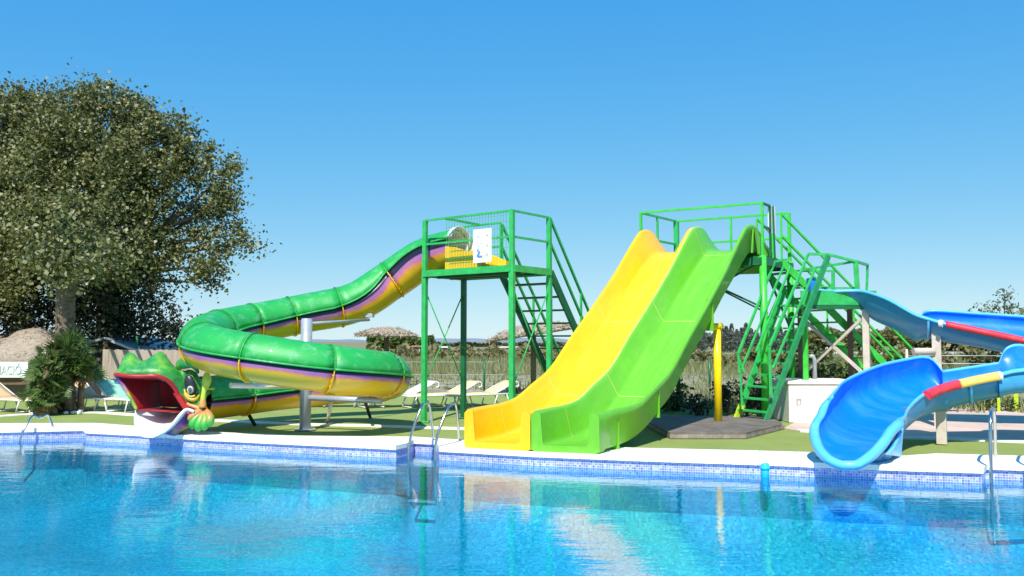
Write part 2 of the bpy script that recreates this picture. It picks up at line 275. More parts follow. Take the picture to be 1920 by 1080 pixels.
# ------------------------------------------------------------ mesh builder
class MB:
    def __init__(s): s.v = []; s.f = []; s.m = []; s.sm = []; s.uv = {}
    def face(s, idx, m=0, smooth=False, uv=None):
        if uv: s.uv[len(s.f)] = uv
        s.f.append(tuple(idx)); s.m.append(m); s.sm.append(smooth)
    def add(s, pts): n = len(s.v); s.v += [tuple(p) for p in pts]; return n
    def box(s, c, sz, rz=0, m=0, rx=0, ry=0):
        R = Matrix.Rotation(rz, 3, 'Z') @ Matrix.Rotation(ry, 3, 'Y') @ Matrix.Rotation(rx, 3, 'X'); h = V(sz) / 2
        n = s.add([V(c) + R @ V((x * h.x, y * h.y, z * h.z)) for x in (-1, 1) for y in (-1, 1) for z in (-1, 1)])
        for q in ((0, 1, 3, 2), (4, 6, 7, 5), (0, 4, 5, 1), (2, 3, 7, 6), (0, 2, 6, 4), (1, 5, 7, 3)): s.face([n + i for i in q], m)
        return s
    def beam(s, a, b, w=.05, h=None, m=0, up=(0, 0, 1)):
        a, b = V(a), V(b); h = h or w; d = (b - a).normalized(); u = V(up)
        if abs(d.dot(u)) > .98: u = V((.5, .86, 0))
        x = d.cross(u).normalized() * w / 2; y = x.cross(d).normalized() * h / 2
        n = s.add([p + i * x + j * y for p in (a, b) for i, j in ((-1, -1), (1, -1), (1, 1), (-1, 1))])
        for q in ((3, 2, 1, 0), (4, 5, 6, 7), (0, 1, 5, 4), (1, 2, 6, 5), (2, 3, 7, 6), (3, 0, 4, 7)): s.face([n + i for i in q], m)
        return s
    def tube(s, pts, r, n=10, m=0, caps=True):
        pts = [V(p) for p in pts]; k = len(pts); rs = r if isinstance(r, (list, tuple)) else [r] * k
        x = None; base = len(s.v)
        for i, p in enumerate(pts):
            d = (pts[min(i + 1, k - 1)] - pts[max(i - 1, 0)]).normalized()
            if x is None: x = d.orthogonal().normalized()
            x = (x - d * x.dot(d)).normalized(); y = d.cross(x)
            s.add([p + (x * math.cos(t) + y * math.sin(t)) * rs[i] for t in [2 * math.pi * j / n for j in range(n)]])
        for i in range(k - 1):
            for j in range(n):
                a = base + i * n + j; b2 = base + i * n + (j + 1) % n
                s.face((a, b2, b2 + n, a + n), m, True)
        if caps: s.face([base + j for j in reversed(range(n))], m); s.face([base + (k - 1) * n + j for j in range(n)], m)
        return s
    def lathe(s, c, prof, n=24, m=0, tilt=None, wob=0):
        base = len(s.v); T = tilt or Matrix.Identity(3)
        for r, z in prof:
            s.add([V(c) + T @ V((r * (1 + wob * rng.uniform(-1, 1)) * math.cos(2 * math.pi * j / n), r * math.sin(2 * math.pi * j / n), z)) for j in range(n)])
        for i in range(len(prof) - 1):
            for j in range(n):
                a = base + i * n + j; b2 = base + i * n + (j + 1) % n; s.face((a, b2, b2 + n, a + n), m, True)
        return s
    def loft(s, rows, m=0, closed=False, smooth=True, caps=False, mf=None):
        n = len(rows[0]); b0 = len(s.v)
        for r in rows: s.add(r)
        for i in range(len(rows) - 1):
            for j in range(n if closed else n - 1):
                j2 = (j + 1) % n; mm = mf(i, j) if mf else m
                s.face((b0 + i * n + j, b0 + i * n + j2, b0 + (i + 1) * n + j2, b0 + (i + 1) * n + j), mm, smooth)
        if caps:
            s.face([b0 + j for j in range(n)], m); s.face([b0 + (len(rows) - 1) * n + j for j in reversed(range(n))], m)
        return s
    def prism(s, poly, z0, z1, m=0, mside=None):
        n = len(poly); b0 = s.add([(p[0], p[1], z0) for p in poly] + [(p[0], p[1], z1) for p in poly])
        s.face([b0 + n + i for i in range(n)], m); s.face([b0 + i for i in reversed(range(n))], m)
        for i in range(n): j = (i + 1) % n; s.face((b0 + i, b0 + j, b0 + n + j, b0 + n + i), m if mside is None else mside)
        return s
    def ball(s, c, r, m=0, n=12, R=None):
        r = V(r) if isinstance(r, (tuple, list)) else V((r, r, r)); R = R or Matrix.Identity(3); rows = []
        for i in range(n // 2 + 1):
            t = math.pi * i / (n // 2)
            rows.append([V(c) + R @ V((r.x * math.sin(t) * math.cos(a), r.y * math.sin(t) * math.sin(a), r.z * math.cos(t))) for a in [2 * math.pi * j / n for j in range(n)]])
        return s.loft(rows, m, True)
    def build(s, name, mats, parent=None, origin=None, label=None, cat=None, group=None, kind=None, bevel=0, solid=0, autosm=True):
        me = bpy.data.meshes.new(name)
        if isinstance(mats, str): mats = [mats]
        if parent is not None: o0 = V(parent['_o'])
        else: o0 = V(origin) if origin is not None else V((0, 0, 0))
        me.from_pydata([tuple(V(p) - o0) for p in s.v], [], s.f); me.update()
        for k in mats: me.materials.append(M[k])
        me.polygons.foreach_set('material_index', s.m); me.polygons.foreach_set('use_smooth', s.sm)
        if s.uv:
            ul = me.uv_layers.new(name='UVMap')
            for fi, uvs in s.uv.items():
                for li, c in zip(me.polygons[fi].loop_indices, uvs): ul.data[li].uv = c
        o = bpy.data.objects.new(name, me); S.collection.objects.link(o); o['_o'] = tuple(o0)
        if parent is not None: o.parent = parent
        else: o.location = o0
        if solid:
            md = o.modifiers.new('thickness', 'SOLIDIFY'); md.thickness = solid; md.offset = 0
        if bevel:
            md = o.modifiers.new('edge', 'BEVEL'); md.width = bevel; md.segments = 2; md.limit_method = 'ANGLE'
        tag(o, label, cat, group, kind); return o
def tag(o, label=None, cat=None, group=None, kind=None):
    for k, val in (('label', label), ('category', cat), ('group', group), ('kind', kind)):
        if val: o[k] = val
def thing(name, loc, label, cat, group=None):
    o = bpy.data.objects.new(name, None); S.collection.objects.link(o); o.location = loc; o['_o'] = tuple(loc)
    o.empty_display_size = .2; tag(o, label, cat, group); return o
def cat_rom(pts, n):
    """interpolate a list of equal-length tuples"""
    out = []; k = len(pts)
    for i in range(k - 1):
        p0, p1, p2, p3 = pts[max(i - 1, 0)], pts[i], pts[i + 1], pts[min(i + 2, k - 1)]
        for j in range(n):
            t = j / n
            out.append(tuple(.5 * (2 * b + (c - a) * t + (2 * a - 5 * b + 4 * c - d) * t * t + (3 * b - a - 3 * c + d) * t ** 3) for a, b, c, d in zip(p0, p1, p2, p3)))
    out.append(tuple(pts[-1])); return out
def interp(tab, s):
    return tuple(float(np.interp(s, [t[0] for t in tab], [t[k] for t in tab])) for k in range(1, len(tab[0])))
def smooth_tab(tab, n=6):
    return cat_rom(tab, n)
def leaf_mesh(name, centers, size, matn, parent=None, origin=None, up=.3, aspect=.75, label=None, cat=None, group=None, kind=None, jit=.35):
    c = np.asarray(centers, dtype=np.float64); n = len(c)
    nrm = nr.normal(size=(n, 3)); nrm[:, 2] += up * 2; nrm /= np.linalg.norm(nrm, axis=1)[:, None]
    t = nr.normal(size=(n, 3)); t -= (t * nrm).sum(1)[:, None] * nrm; t /= np.linalg.norm(t, axis=1)[:, None]
    b = np.cross(nrm, t); sz = size * (1 + jit * nr.uniform(-1, 1, n))[:, None]
    fold = nrm * sz * .12
    q = np.stack([c - t * sz * .5, c + b * sz * .5 * aspect + fold, c + t * sz * .5, c - b * sz * .5 * aspect + fold], 1)
    o0 = np.array(list(parent['_o']) if parent is not None else (origin if origin is not None else (0, 0, 0)), dtype=float)
    q = (q - o0).reshape(-1, 3)
    me = bpy.data.meshes.new(name); me.vertices.add(4 * n); me.vertices.foreach_set('co', q.ravel())
    me.loops.add(4 * n); me.loops.foreach_set('vertex_index', np.arange(4 * n)); me.polygons.add(n)
    me.polygons.foreach_set('loop_start', np.arange(0, 4 * n, 4)); me.polygons.foreach_set('loop_total', np.full(n, 4)); me.update(); me.validate()
    me.materials.append(M[matn]); o = bpy.data.objects.new(name, me); S.collection.objects.link(o); o['_o'] = [float(q) for q in o0]
    if parent is not None: o.parent = parent
    else: o.location = o0
    tag(o, label, cat, group, kind); return o
def clumps(blobs, dens, sub=.28, nsub=45, shell=.45):
    out = []
    for c, r in blobs:
        r3 = np.array(r if isinstance(r, (tuple, list)) else (r, r, r)); k = max(3, int(dens * (r3.prod() ** (2 / 3))))
        d = nr.normal(size=(k, 3)); d /= np.linalg.norm(d, axis=1)[:, None]
        cc = np.array(c) + d * r3 * (nr.uniform(0, 1, k) ** shell)[:, None] * nr.uniform(.75, 1.12, k)[:, None]
        for p in cc: out.append(p + nr.normal(size=(nsub, 3)) * sub * nr.uniform(.5, 1.2))
    return np.concatenate(out)

# ------------------------------------------------------------ pool edge geometry
LIPZ = -.04; WZ = -.165; BOT = -1.45
lip_px = [(0, 811.6), (155, 808), (160, 812.5), (255, 817.5), (380, 826), (560, 835), (742, 843.5), (763, 839), (776, 832), (818, 834), (823, 847), (1000, 857), (1200, 865), (1425, 872.5), (1600, 880), (1740, 885), (1844, 888), (1851, 880.5), (1920, 883)]
lip = [G(u, v, LIPZ) for u, v in lip_px]
back_px = [(0, 799), (70, 795), (150, 794), (250, 801), (380, 812), (463, 816), (600, 821.5), (738, 823), (767, 821.5), (863, 828), (1000, 835), (1145, 841), (1179, 843), (1256, 845.5), (1500, 850), (1686, 859), (1744, 858.5), (1751, 854), (1849, 857), (1920, 857)]
back = [G(u, v, 0) for u, v in back_px]
lip = [V((-16, 15.5, 0))] + lip + [V((11, 10.2, 0))]
back = [V((-16, 16.6, 0))] + back + [V((11.6, 11.3, 0))]
XL, XR, YN = -16.0, 11.0, 1.2
def wall_strip(mb, pts, z0, z1, m, u0=0):
    u = u0
    for a, b2 in zip(pts[:-1], pts[1:]):
        L_ = (b2 - a).length; n = mb.add([(a.x, a.y, z0), (b2.x, b2.y, z0), (b2.x, b2.y, z1), (a.x, a.y, z1)])
        mb.face((n, n + 1, n + 2, n + 3), m, False, [(u, z0), (u + L_, z0), (u + L_, z1), (u, z1)]); u += L_
# the ring of ground around the pool
gz = -.02
mb = MB()
far = 5000
gx = [b_.x for b_ in back]
n = mb.add([(p.x, p.y, gz) for p in back]); k = len(back)
f0 = mb.add([(p.x, 60, gz) for p in back])
for i in range(k - 1): mb.face((n + i, n + i + 1, f0 + i + 1, f0 + i))
def quad(mb, x0, y0, x1, y1, z, m=0):
    a = mb.add([(x0, y0, z), (x1, y0, z), (x1, y1, z), (x0, y1, z)]); mb.face((a, a + 1, a + 2, a + 3), m)
quad(mb, -far, 60, far, far, gz)
quad(mb, -far, -200, back[0].x, 60, gz); quad(mb, back[-1].x, -200, far, 60, gz); quad(mb, back[0].x, -200, back[-1].x, YN - .6, gz)
mb.build('ground', 'field', kind='structure', label='dry olive and straw coloured field around the pool', origin=(0, 0, 0))
# lawn sheet
LAWN_Y = 27.5
mb = MB(); n = mb.add([(p.x, p.y, -.012) for p in back]); f0 = mb.add([(p.x * 1.35, LAWN_Y if p.x < 4 else 22.5, -.012) for p in back])
for i in range(k - 1): mb.face((n + i, n + i + 1, f0 + i + 1, f0 + i))
mb.build('lawn', 'turf', kind='structure', label='bright green artificial turf beside the pool')
# gravel strip
mb = MB(); mb.prism([(-12, LAWN_Y), (60, LAWN_Y), (80, 40), (-14, 42)], -.3, -.006); mb.build('gravel_strip', 'gravel', kind='structure', label='pale stony ground with weeds beyond the lawn')
mb = MB(); mb.prism([(5.4, 22.5), (60, 22.5), (60, LAWN_Y), (5.4, LAWN_Y)], -.3, -.004); mb.build('gravel_strip', 'gravel', kind='structure', label='stony ground behind the twin slides')
# coping
mb = MB()
def at_x(pl, x):
    return float(np.interp(x, [p.x for p in pl], [p.y for p in pl]))
nL = len(lip); f = [];
CT = .03
a0 = mb.add([(p.x, p.y, CT) for p in lip]); a1 = mb.add([(p.x, p.y, LIPZ) for p in lip])
bk = []
for p in lip: bk.append((p.x * 1.02, at_x(back, p.x * 1.02) + .02, CT))
b0 = mb.add(bk)
inn = mb.add([(p.x, p.y + .06, LIPZ) for p in lip])
for i in range(nL - 1):
    mb.face((a0 + i, a0 + i + 1, b0 + i + 1, b0 + i)); q_ = mb.add([(bk[i][0], bk[i][1], CT), (bk[i + 1][0], bk[i + 1][1], CT), (bk[i + 1][0], bk[i + 1][1], -.05), (bk[i][0], bk[i][1], -.05)]); mb.face((q_, q_ + 1, q_ + 2, q_ + 3)); mb.face((a1 + i, a1 + i + 1, a0 + i + 1, a0 + i)); mb.face((inn + i, inn + i + 1, a1 + i + 1, a1 + i))
quad(mb, XL, YN - .7, XR, YN, 0); 
n = mb.add([(XL, YN, 0), (XR, YN, 0), (XR, YN, LIPZ), (XL, YN, LIPZ)]); mb.face((n, n + 1, n + 2, n + 3))
quad(mb, XL - .7, YN - .7, XL, 16.6, 0); quad(mb, XR, YN - .7, XR + .7, 11.4, 0)
mb.build('pool_coping', 'coping_stone', kind='structure', label='wide white stone coping along the pool edge')
# basin
mb = MB(); inner = [V((p.x, p.y + .045, 0)) for p in lip]
wall_strip(mb, inner, WZ - .12, LIPZ + .001, 0); wall_strip(mb, [p for p, l in zip(inner, lip) if not (-1.75 < l.x < -1.3)], -.75, WZ - .12, 1)
wall_strip(mb, [V((XL, YN, 0)), V((XL, 15.5, 0))], BOT, LIPZ, 0); wall_strip(mb, [V((XR, 10.2, 0)), V((XR, YN, 0))], BOT, LIPZ, 0); wall_strip(mb, [V((XR, YN, 0)), V((XL, YN, 0))], BOT, LIPZ, 0)
q_ = mb.add([(p.x, p.y, WZ - .12) for p, l in zip(inner, lip) if -1.9 < l.x < -1.05]); mb.face(list(range(q_, len(mb.v))), 1)
mb.build('pool_wall', ['tile_band', 'deep_wall_mosaic'], kind='structure', label='pool wall of small lavender and blue mosaic tiles')
mb = MB(); rows = [[(p.x * (1 - .02 * q), p.y - dy_, z_) for p in inner] for q, (dy_, z_) in enumerate(((0, -.75), (.25, -1.0), (.8, -1.25), (1.8, -1.4), (3.2, BOT)))] + [[(p.x, YN, BOT) for p in inner]]
mb.loft(rows)
mb.build('pool_floor', 'pool_mosaic', kind='structure', label='blue mosaic pool floor under the water')
mb = MB(); n0 = mb.add([(p.x, p.y, WZ) for p in inner]); n1 = mb.add([(p.x, YN, WZ) for p in inner])
for i in range(len(inner) - 1): mb.face((n1 + i, n1 + i + 1, n0 + i + 1, n0 + i))
mb.build('pool_water', 'water', kind='structure', label='clear rippled blue pool water')
# white path strip across the lawn
def strip(name, px, w, m, z=.004, **kw):
    pts = [G(u, v) for u, v in px]; mb = MB(); rows = []
    for i, p in enumerate(pts):
        d = (pts[min(i + 1, len(pts) - 1)] - pts[max(i - 1, 0)]).normalized(); nn = V((-d.y, d.x, 0)) * w / 2
        rows.append([p + nn + V((0, 0, z)), p - nn + V((0, 0, z)), p - nn - V((0, 0, .05))])
    mb.loft(rows, smooth=False); return mb.build(name, m, kind='structure', **kw)
strip('path', [(-250, 795), (-60, 784), (40, 777), (110, 773), (190, 773), (260, 778), (400, 787.5), (540, 794), (700, 798), (860, 803), (1000, 806)], .34, 'kerb_white', label='narrow white path strip crossing the lawn')
# pink paving to the right with white kerb
pv = [G(1470, 803), G(1500, 809), G(1560, 811), G(1690, 822), G(1780, 824), G(1930, 830), G(2300, 838), G(2400, 762), G(1920, 764), G(1700, 765), G(1520, 775)]
MB().prism([(p.x, p.y) for p in pv], -.1, .004).build('pavement', 'pink_paving', kind='structure', label='pinkish paving beside the blue slide')
mb = MB(); rows = []
for q in pv[1:7]: rows.append([(q.x, q.y + .32, .014), (q.x, q.y - .02, .014), (q.x, q.y - .02, -.05)])
mb.loft(rows, smooth=False); mb.build('kerb', 'kerb_white', kind='structure', label='white kerb between pink paving and turf')
# far hills
mb = MB(); rows = []
for i in range(161):
    x = -2600 + i * 38; z = 16 + 9 * math.sin(i * .21) + 6 * math.sin(i * .53 + 1) + 3 * math.sin(i * 1.3)
    z *= (.65 if x < 600 else 1.35)
    rows.append([(x, 3700, -5), (x, 3720, max(4, z * .7)), (x, 3900, max(6, z)), (x, 4500, -5)])
mb.loft(rows); mb.build('hills', 'hills', kind='structure', label='low hills on the far horizon, haze blue put into their colour')
mb = MB(); quad(mb, -60, 95, 140, 128, .0); mb.build('road', 'kerb_white', kind='structure', label='pale dirt road across the far field')

exec_parts = []
# ------------------------------------------------------------ twin slides
A0, B0, C0 = G(870, 843), G(995, 850), G(1125, 855.5)
A1 = P(1215, 433, 18.9); C1 = P(1407, 420, 17.8); A1.z = C1.z = 0
B1 = (A1 + C1) / 2
RIM = smooth_tab([(0, .62), (.5, .64), (.95, .655), (1.4, .72), (1.9, .92), (2.55, 1.2), (3.3, 1.75), (4.1, 2.3), (5.1, 3.03), (6.2, 3.93), (6.55, 4.09), (6.85, 4.12), (7.1, 4.06), (7.4, 3.9), (7.75, 3.74), (8.0, 3.66)])
FLR = smooth_tab([(0, .13), (.75, .15), (1.4, .26), (2.2, .62), (3.5, 1.52), (5.25, 2.69), (6.35, 3.42), (6.7, 3.58), (7.1, 3.62), (8.0, 3.60)])
def lane_pts(P0, P1, s):
    d = (P1 - P0); d.z = 0; d.normalize(); return V((P0.x, P0.y, 0)) + d * s
def sect(L0, L1, R0, R1, s, off=0.):
    a = lane_pts(L0, L1, s); b = lane_pts(R0, R1, s); W = (b - a).length; w = (b - a).normalized()
    zr, = interp(RIM, s); zf, = interp(FLR, s); wr = float(np.interp(s, [0, .35, 1.2], [.14, .10, .055]))
    g = off
    def half(slp):
        sl_ = slp * float(np.interp(s, [0, .4, 1.6, 8], [.15, .3, 1, 1])); h_ = zr - zf
        q = [(wr, zr - .012), (wr + .01 + sl_ * .06, zr - .05), (wr + .02 + sl_ * .8, zf + .16 * h_), (wr + .025 + sl_ * .93, zf + .05 * h_ + .01), (wr + .04 + sl_, zf + .004), (wr + .07 + sl_, zf)]
        return [(t + g * (1 if j < 4 else 0), z + g * (0 if j < 2 else 1)) for j, (t, z) in enumerate(q)]
    full = half(.17) + [(W / 2, zf + g)] + [(W - t, z) for t, z in reversed(half(.10))]
    return a, w, W, zr, zf, wr, full
def lane(root, L0, L1, R0, R1, matn, lo, ro):
    mb = MB(); rows = []
    ss = sorted(set([0, .02, .05] + [round(i * .1, 3) for i in range(1, 81)]))
    for s in ss:
        a, w, W, zr, zf, wr, inn = sect(L0, L1, R0, R1, s)
        zb = min(zf - .07, zr - .5); zb = .025 if s < .12 else max(.025, zb)
        rr = wr * .45
        outer_r = [(W - rr, zr), (W - .004 - ro * .0, zr - rr), (W - .004, zr - .13), (W - .03 if s > .3 else W - .006, zr - .14), (W - .045 if s > .3 else W - .006, zb + .03), (W - .09, zb)]
        outer_l = [(t_, z_) for t_, z_ in [(W - x, z) for x, z in reversed(outer_r)]]
        sec = inn + outer_r + outer_l
        rows.append([a + w * t + V((0, 0, z)) for t, z in sec])
    mb.loft(rows, 0, True, True, True)
    mb.build('chute', matn, root)
    for sv in (.85, 2.35, 4.25, 6.4):
        mb = MB(); rows = []
        for s in (sv - .008, sv + .008):
            a, w, W, zr, zf, wr, inn = sect(L0, L1, R0, R1, s, .004); rows.append([a + w * t + V((0, 0, z)) for t, z in inn])
        mb.loft(rows, smooth=False); mb.build('seam', 'seam_sealant', root)
ys = thing('yellow_slide', (A0 + B0) / 2, 'tall straight yellow slide running down to the pool beside the green one', 'slide', 'pair of wide straight slides')
lane(ys, A0, A1, B0, B1, 'yellow_gel', 0, 0)
gs = thing('green_slide', (B0 + C0) / 2, 'tall straight lime green slide on the right of the yellow one', 'slide', 'pair of wide straight slides')
lane(gs, B0, B1, C0, C1, 'lime_gel', 0, 0)
mb = MB(); rows = []
for i in range(0, 81):
    a = lane_pts(B0, B1, i * .1); w = V((.84, -.54, 0)); z = interp(RIM, i * .1)[0] + .003; rows.append([a + w * .0 + V((0, 0, z)), a + w * .034 + V((0, 0, z + .004)), a + w * .04 + V((0, 0, z - .01))])
mb.loft(rows); mb.build('edge_trim', 'seam_sealant', gs)
def cpt(s, off, z): # point outside the right side of the green lane
    a = lane_pts(C0, C1, s); d = (C1 - C0).normalized(); w = V((d.y, -d.x, 0)); return a + w * off + V((0, 0, z))
# fins and legs of the green lane
for s_, top, wd in ((.62, .52, .10), (2.05, .86, .11), (4.45, 2.45, .13)):
    mb = MB(); bot = {.62: 0, 2.05: .40}.get(s_, 1.85)
    a = cpt(s_, -.06, bot); b2 = cpt(s_, -.05, top)
    d = (C1 - C0).normalized(); w = V((d.y, -d.x, 0))
    rows = [[a - w * wd * .8, a + w * wd * .35, a + w * wd * .35 + d * .03, a - w * wd * .8 + d * .03], [b2 - w * wd * .8, b2 + w * .03, b2 + w * .03 + d * .03, b2 - w * wd * .8 + d * .03]]
    mb.loft(rows, 0, True, False, True); mb.build('support_fin', 'lime_gel', gs)
# entry side fin at the top of the green lane (hollow wing with two webs)
mb = MB(); a = cpt(6.9, .06, 3.5); b2 = cpt(6.75, -.02, 4.05)
mb.loft([[cpt(6.55, .02, 3.5), cpt(6.62, .02, 3.5)], [cpt(6.72, 0, 4.02), cpt(6.76, 0, 4.02)]], 0, False, False)
mb.loft([[cpt(6.95, .02, 3.5), cpt(7.35, .10, 3.5)], [cpt(6.82, 0, 4.05), cpt(6.92, 0, 4.05)]], 0, False, False)
mb.build('wing_panel', 'lime_gel', gs, solid=.02)
# yellow support column under the slides
mb = MB(); yb = G(1347, 799); mb.tube([yb, V((yb.x, yb.y, 2.0))], .075, 16); mb.build('support_post', 'yellow_steel', gs, label='yellow round support post under the slide')
ya = V((yb.x, yb.y, 1.93)); al = cpt(3.9, -1.7, 1.75)
dirl = (al - ya); dirl.z = 0; mb = MB(); mb.tube([ya + V((.075, 0, 0)), P(1285, 613, 16.6)], .075, 14); mb.build('support_arm', 'yellow_steel', gs)

# ------------------------------------------------------------ towers
def rail_post(mb, p, z0, z1, w=.06): mb.beam((p.x, p.y, z0), (p.x, p.y, z1), w, w)
def XY(p): return V((p.x, p.y, 0))
def stair(root, top, dirv, wid, z_top, tan, matn, rails=True, nstep=10, matr=None, w_st=.05, h_st=.16, zend=0., rail_h=1.02, side=None, curved_end=False):
    """straight open-tread staircase; top = near stringer top point; wid = vector to the other stringer"""
    matr = matr or matn; run = (z_top - zend) / tan; d = dirv.normalized(); sts = []
    for sh in (V((0, 0, 0)), wid):
        a = top + sh + V((0, 0, z_top - .06)); b2 = top + sh + d * run + V((0, 0, zend))
        mb = MB(); mb.beam(a, b2, w_st, h_st); sts.append(mb.build('stringer', matn, root))
    step = wid.normalized() * .03
    for i in range(1, nstep + 1):
        t = i / (nstep + .6); z = z_top + (zend - z_top) * t; c = top + d * run * t + V((0, 0, z)); mb = MB()
        mb.beam(c + step, c + wid - step, .22, .035, up=(0, 0, 1)); mb.build('tread', matn, root)
    if rails:
        for sh in (V((0, 0, 0)), wid):
            mb = MB(); r0 = top + sh + V((0, 0, z_top)); r1 = top + sh + d * run * .93 + V((0, 0, zend + (z_top - zend) * .07))
            for hh in (rail_h, rail_h * .52): mb.beam(r0 + V((0, 0, hh)), r1 + V((0, 0, hh)), .045)
            for t in (0, .5, 1):
                q = r0.lerp(r1, t); mb.beam(q - V((0, 0, .05)), q + V((0, 0, rail_h)), .04)
            mb.build('handrail', matr, root)
# --- left tower
zA = 3.1; NC = V((0, 16.2, 0)); LC = V((-1.80, 17.58, 0)); RC = V((.75, 17.16, 0)); FC = LC + RC - NC
t1 = thing('slide_tower', (NC + FC) / 2, 'square green steel tower with stairs at the top of the tube slide', 'tower')
for p, w in ((NC, .10), (LC, .10), (RC, .10), (FC, .10)):
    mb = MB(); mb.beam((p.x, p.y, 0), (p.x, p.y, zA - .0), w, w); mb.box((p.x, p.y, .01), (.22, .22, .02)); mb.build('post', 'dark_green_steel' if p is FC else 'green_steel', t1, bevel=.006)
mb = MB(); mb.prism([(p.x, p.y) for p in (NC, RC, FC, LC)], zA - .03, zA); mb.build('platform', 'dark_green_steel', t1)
for a, b2 in ((NC, RC), (RC, FC), (FC, LC), (LC, NC)):
    d = (b2 - a).normalized(); nn = V((d.y, -d.x, 0)) * .052
    mb = MB(); mb.beam(a + nn + V((0, 0, zA - .06)), b2 + nn + V((0, 0, zA - .06)), .035, .13); mb.build('edge_beam', 'green_steel', t1)
for fr in (.33, .66):
    a = LC.lerp(FC, fr); b2 = NC.lerp(RC, fr); mb = MB(); mb.beam(a + V((0, 0, zA - .09)), b2 + V((0, 0, zA - .09)), .06, .10); mb.build('joist', 'dark_green_steel', t1)
H1 = 1.05
def rail(root, a, b2, z, hs=(1.05, .55), mn='green_steel', w=.04, posts=()):
    mb = MB()
    for h in hs: mb.beam(a + V((0, 0, z + h)), b2 + V((0, 0, z + h)), w)
    for t in posts: q = a.lerp(b2, t); mb.beam(q + V((0, 0, z)), q + V((0, 0, z + hs[0])), w)
    return mb.build('guard_rail', mn, root)
for p in (NC, LC, RC, FC):
    mb = MB(); mb.beam((p.x, p.y, zA), (p.x, p.y, zA + H1), .085 if p is not FC else .06, .085 if p is not FC else .06); mb.build('rail_post', 'green_steel', t1)
rail(t1, LC, NC, zA); rail(t1, NC, RC, zA)
SL = RC.lerp(FC, .55)
rail(t1, FC, SL, zA, posts=(1,))
m1 = LC.lerp(NC, .24); m2 = FC.lerp(SL, .45)
mb = MB(); mb.beam(m1 + V((0, 0, zA + H1)), m2 + V((0, 0, zA + H1)), .045); mb.build('top_bar', 'green_steel', t1)
mb = MB(); a = LC.lerp(NC, .26); b2 = LC.lerp(NC, .97)
for i in range(23): q = a.lerp(b2, i / 22); mb.beam(q + V((0, 0, zA + .04)), q + V((0, 0, zA + H1)), .006)
for i in range(8): z = zA + .1 + i * .125; mb.beam(a + V((0, 0, z)), b2 + V((0, 0, z)), .006)
mb.build('mesh_panel', 'green_steel', t1)
# cross braces (cable) between L and F, N and R
for a, b2 in ((LC, FC), (NC, RC)):
    for z0, z1 in ((.75, 2.72), (2.72, .75)):
        mb = MB(); mb.tube([a + V((0, 0, z1)), b2 + V((0, 0, z0))], .014, 6); mb.build('brace', 'green_steel', t1)
dA = (RC - NC).normalized()
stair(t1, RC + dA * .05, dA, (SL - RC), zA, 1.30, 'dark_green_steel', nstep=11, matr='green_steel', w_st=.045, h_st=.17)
# sign board with pictograms hung on the mesh
sdir = (NC - LC).normalized(); sn = V((sdir.y, -sdir.x, 0))
if sn.y > 0: sn = -sn
c0 = P(907, 461, 16.62); c0 = V((c0.x, c0.y, c0.z)) + sn * .04
sg = thing('rules_sign', c0 - V((0, 0, .33)), 'white rules board with small blue pictogram hung on the left tower rail', 'sign')
ang = math.atan2(sdir.y, sdir.x)
mb = MB(); mb.box(c0, (.46, .015, .66), ang); mb.build('board', 'white_plastic', sg)
mb = MB()
for (x, z, w, h) in ((.13, .20, .05, .03), (.13, .0, .04, .05), (.12, -.18, .05, .06), (-.10, .18, .04, .02), (-.02, .05, .03, .02), (-.10, .0, .03, .03)):
    mb = MB(); mb.box(c0 + sdir * x + sn * .011 + V((0, 0, z)), (w, .004, h), ang); mb.build('small_mark', 'sign_faint', sg)
mb = MB()
mb.box(c0 + sdir * -.09 + sn * .011 + V((0, 0, -.16)), (.05, .004, .12), ang, ry=.5); mb.box(c0 + sdir * -.05 + sn * .012 + V((0, 0, -.21)), (.11, .004, .035), ang); mb.ball(c0 + sdir * -.10 + sn * .012 + V((0, 0, -.08)), (.025, .004, .025))
mb.build('pictogram', 'sign_blue', sg)

# --- right tower
zB = 3.46; TL = V((2.94, 19.35, 0)); TR = V((5.30, 17.96, 0)); back_v = V((.96, 1.44, 0)); RR = TR + back_v + V((.08, 0, 0)); RL = TL + back_v + V((.12, -.05, 0))
t2 = thing('slide_tower', (TL + RR) / 2, 'bright green steel tower holding the yellow and green slides', 'tower')
for p, w, z0 in ((TR, .13, 0), (RR, .12, 0), (RL, .09, 0), (TL, .09, 0)):
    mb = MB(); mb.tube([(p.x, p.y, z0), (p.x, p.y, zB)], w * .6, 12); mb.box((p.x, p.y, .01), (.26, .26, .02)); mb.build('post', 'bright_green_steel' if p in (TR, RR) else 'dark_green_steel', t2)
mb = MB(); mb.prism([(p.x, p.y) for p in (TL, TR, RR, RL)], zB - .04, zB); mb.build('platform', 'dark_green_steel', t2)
for a, b2 in ((TL, TR), (TR, RR), (RR, RL), (RL, TL)):
    d = (b2 - a).normalized(); nn = V((d.y, -d.x, 0)) * .06
    mb = MB(); mb.beam(a + nn + V((0, 0, zB - .12)), b2 + nn + V((0, 0, zB - .12)), .05, .16); mb.build('edge_beam', 'dark_green_steel', t2)
for fr in (.25, .5, .75):
    mb = MB(); mb.beam(TL.lerp(TR, fr) + V((0, 0, zB - .12)), RL.lerp(RR, fr) + V((0, 0, zB - .12)), .06, .14); mb.build('joist', 'dark_green_steel', t2)
mb = MB()
zr = zB + 1.12
mb.beam(TL + V((0, 0, zr)), TR + V((0, 0, zr)), .045)
for p in (TL, TR): mb.beam(p + V((0, 0, zB)), p + V((0, 0, zr + .02)), .055)
mb.build('front_rail', 'bright_green_steel', t2)
rail(t2, TL, RL, zB, (1.12, .55), 'green_steel', .045, posts=(.45,))
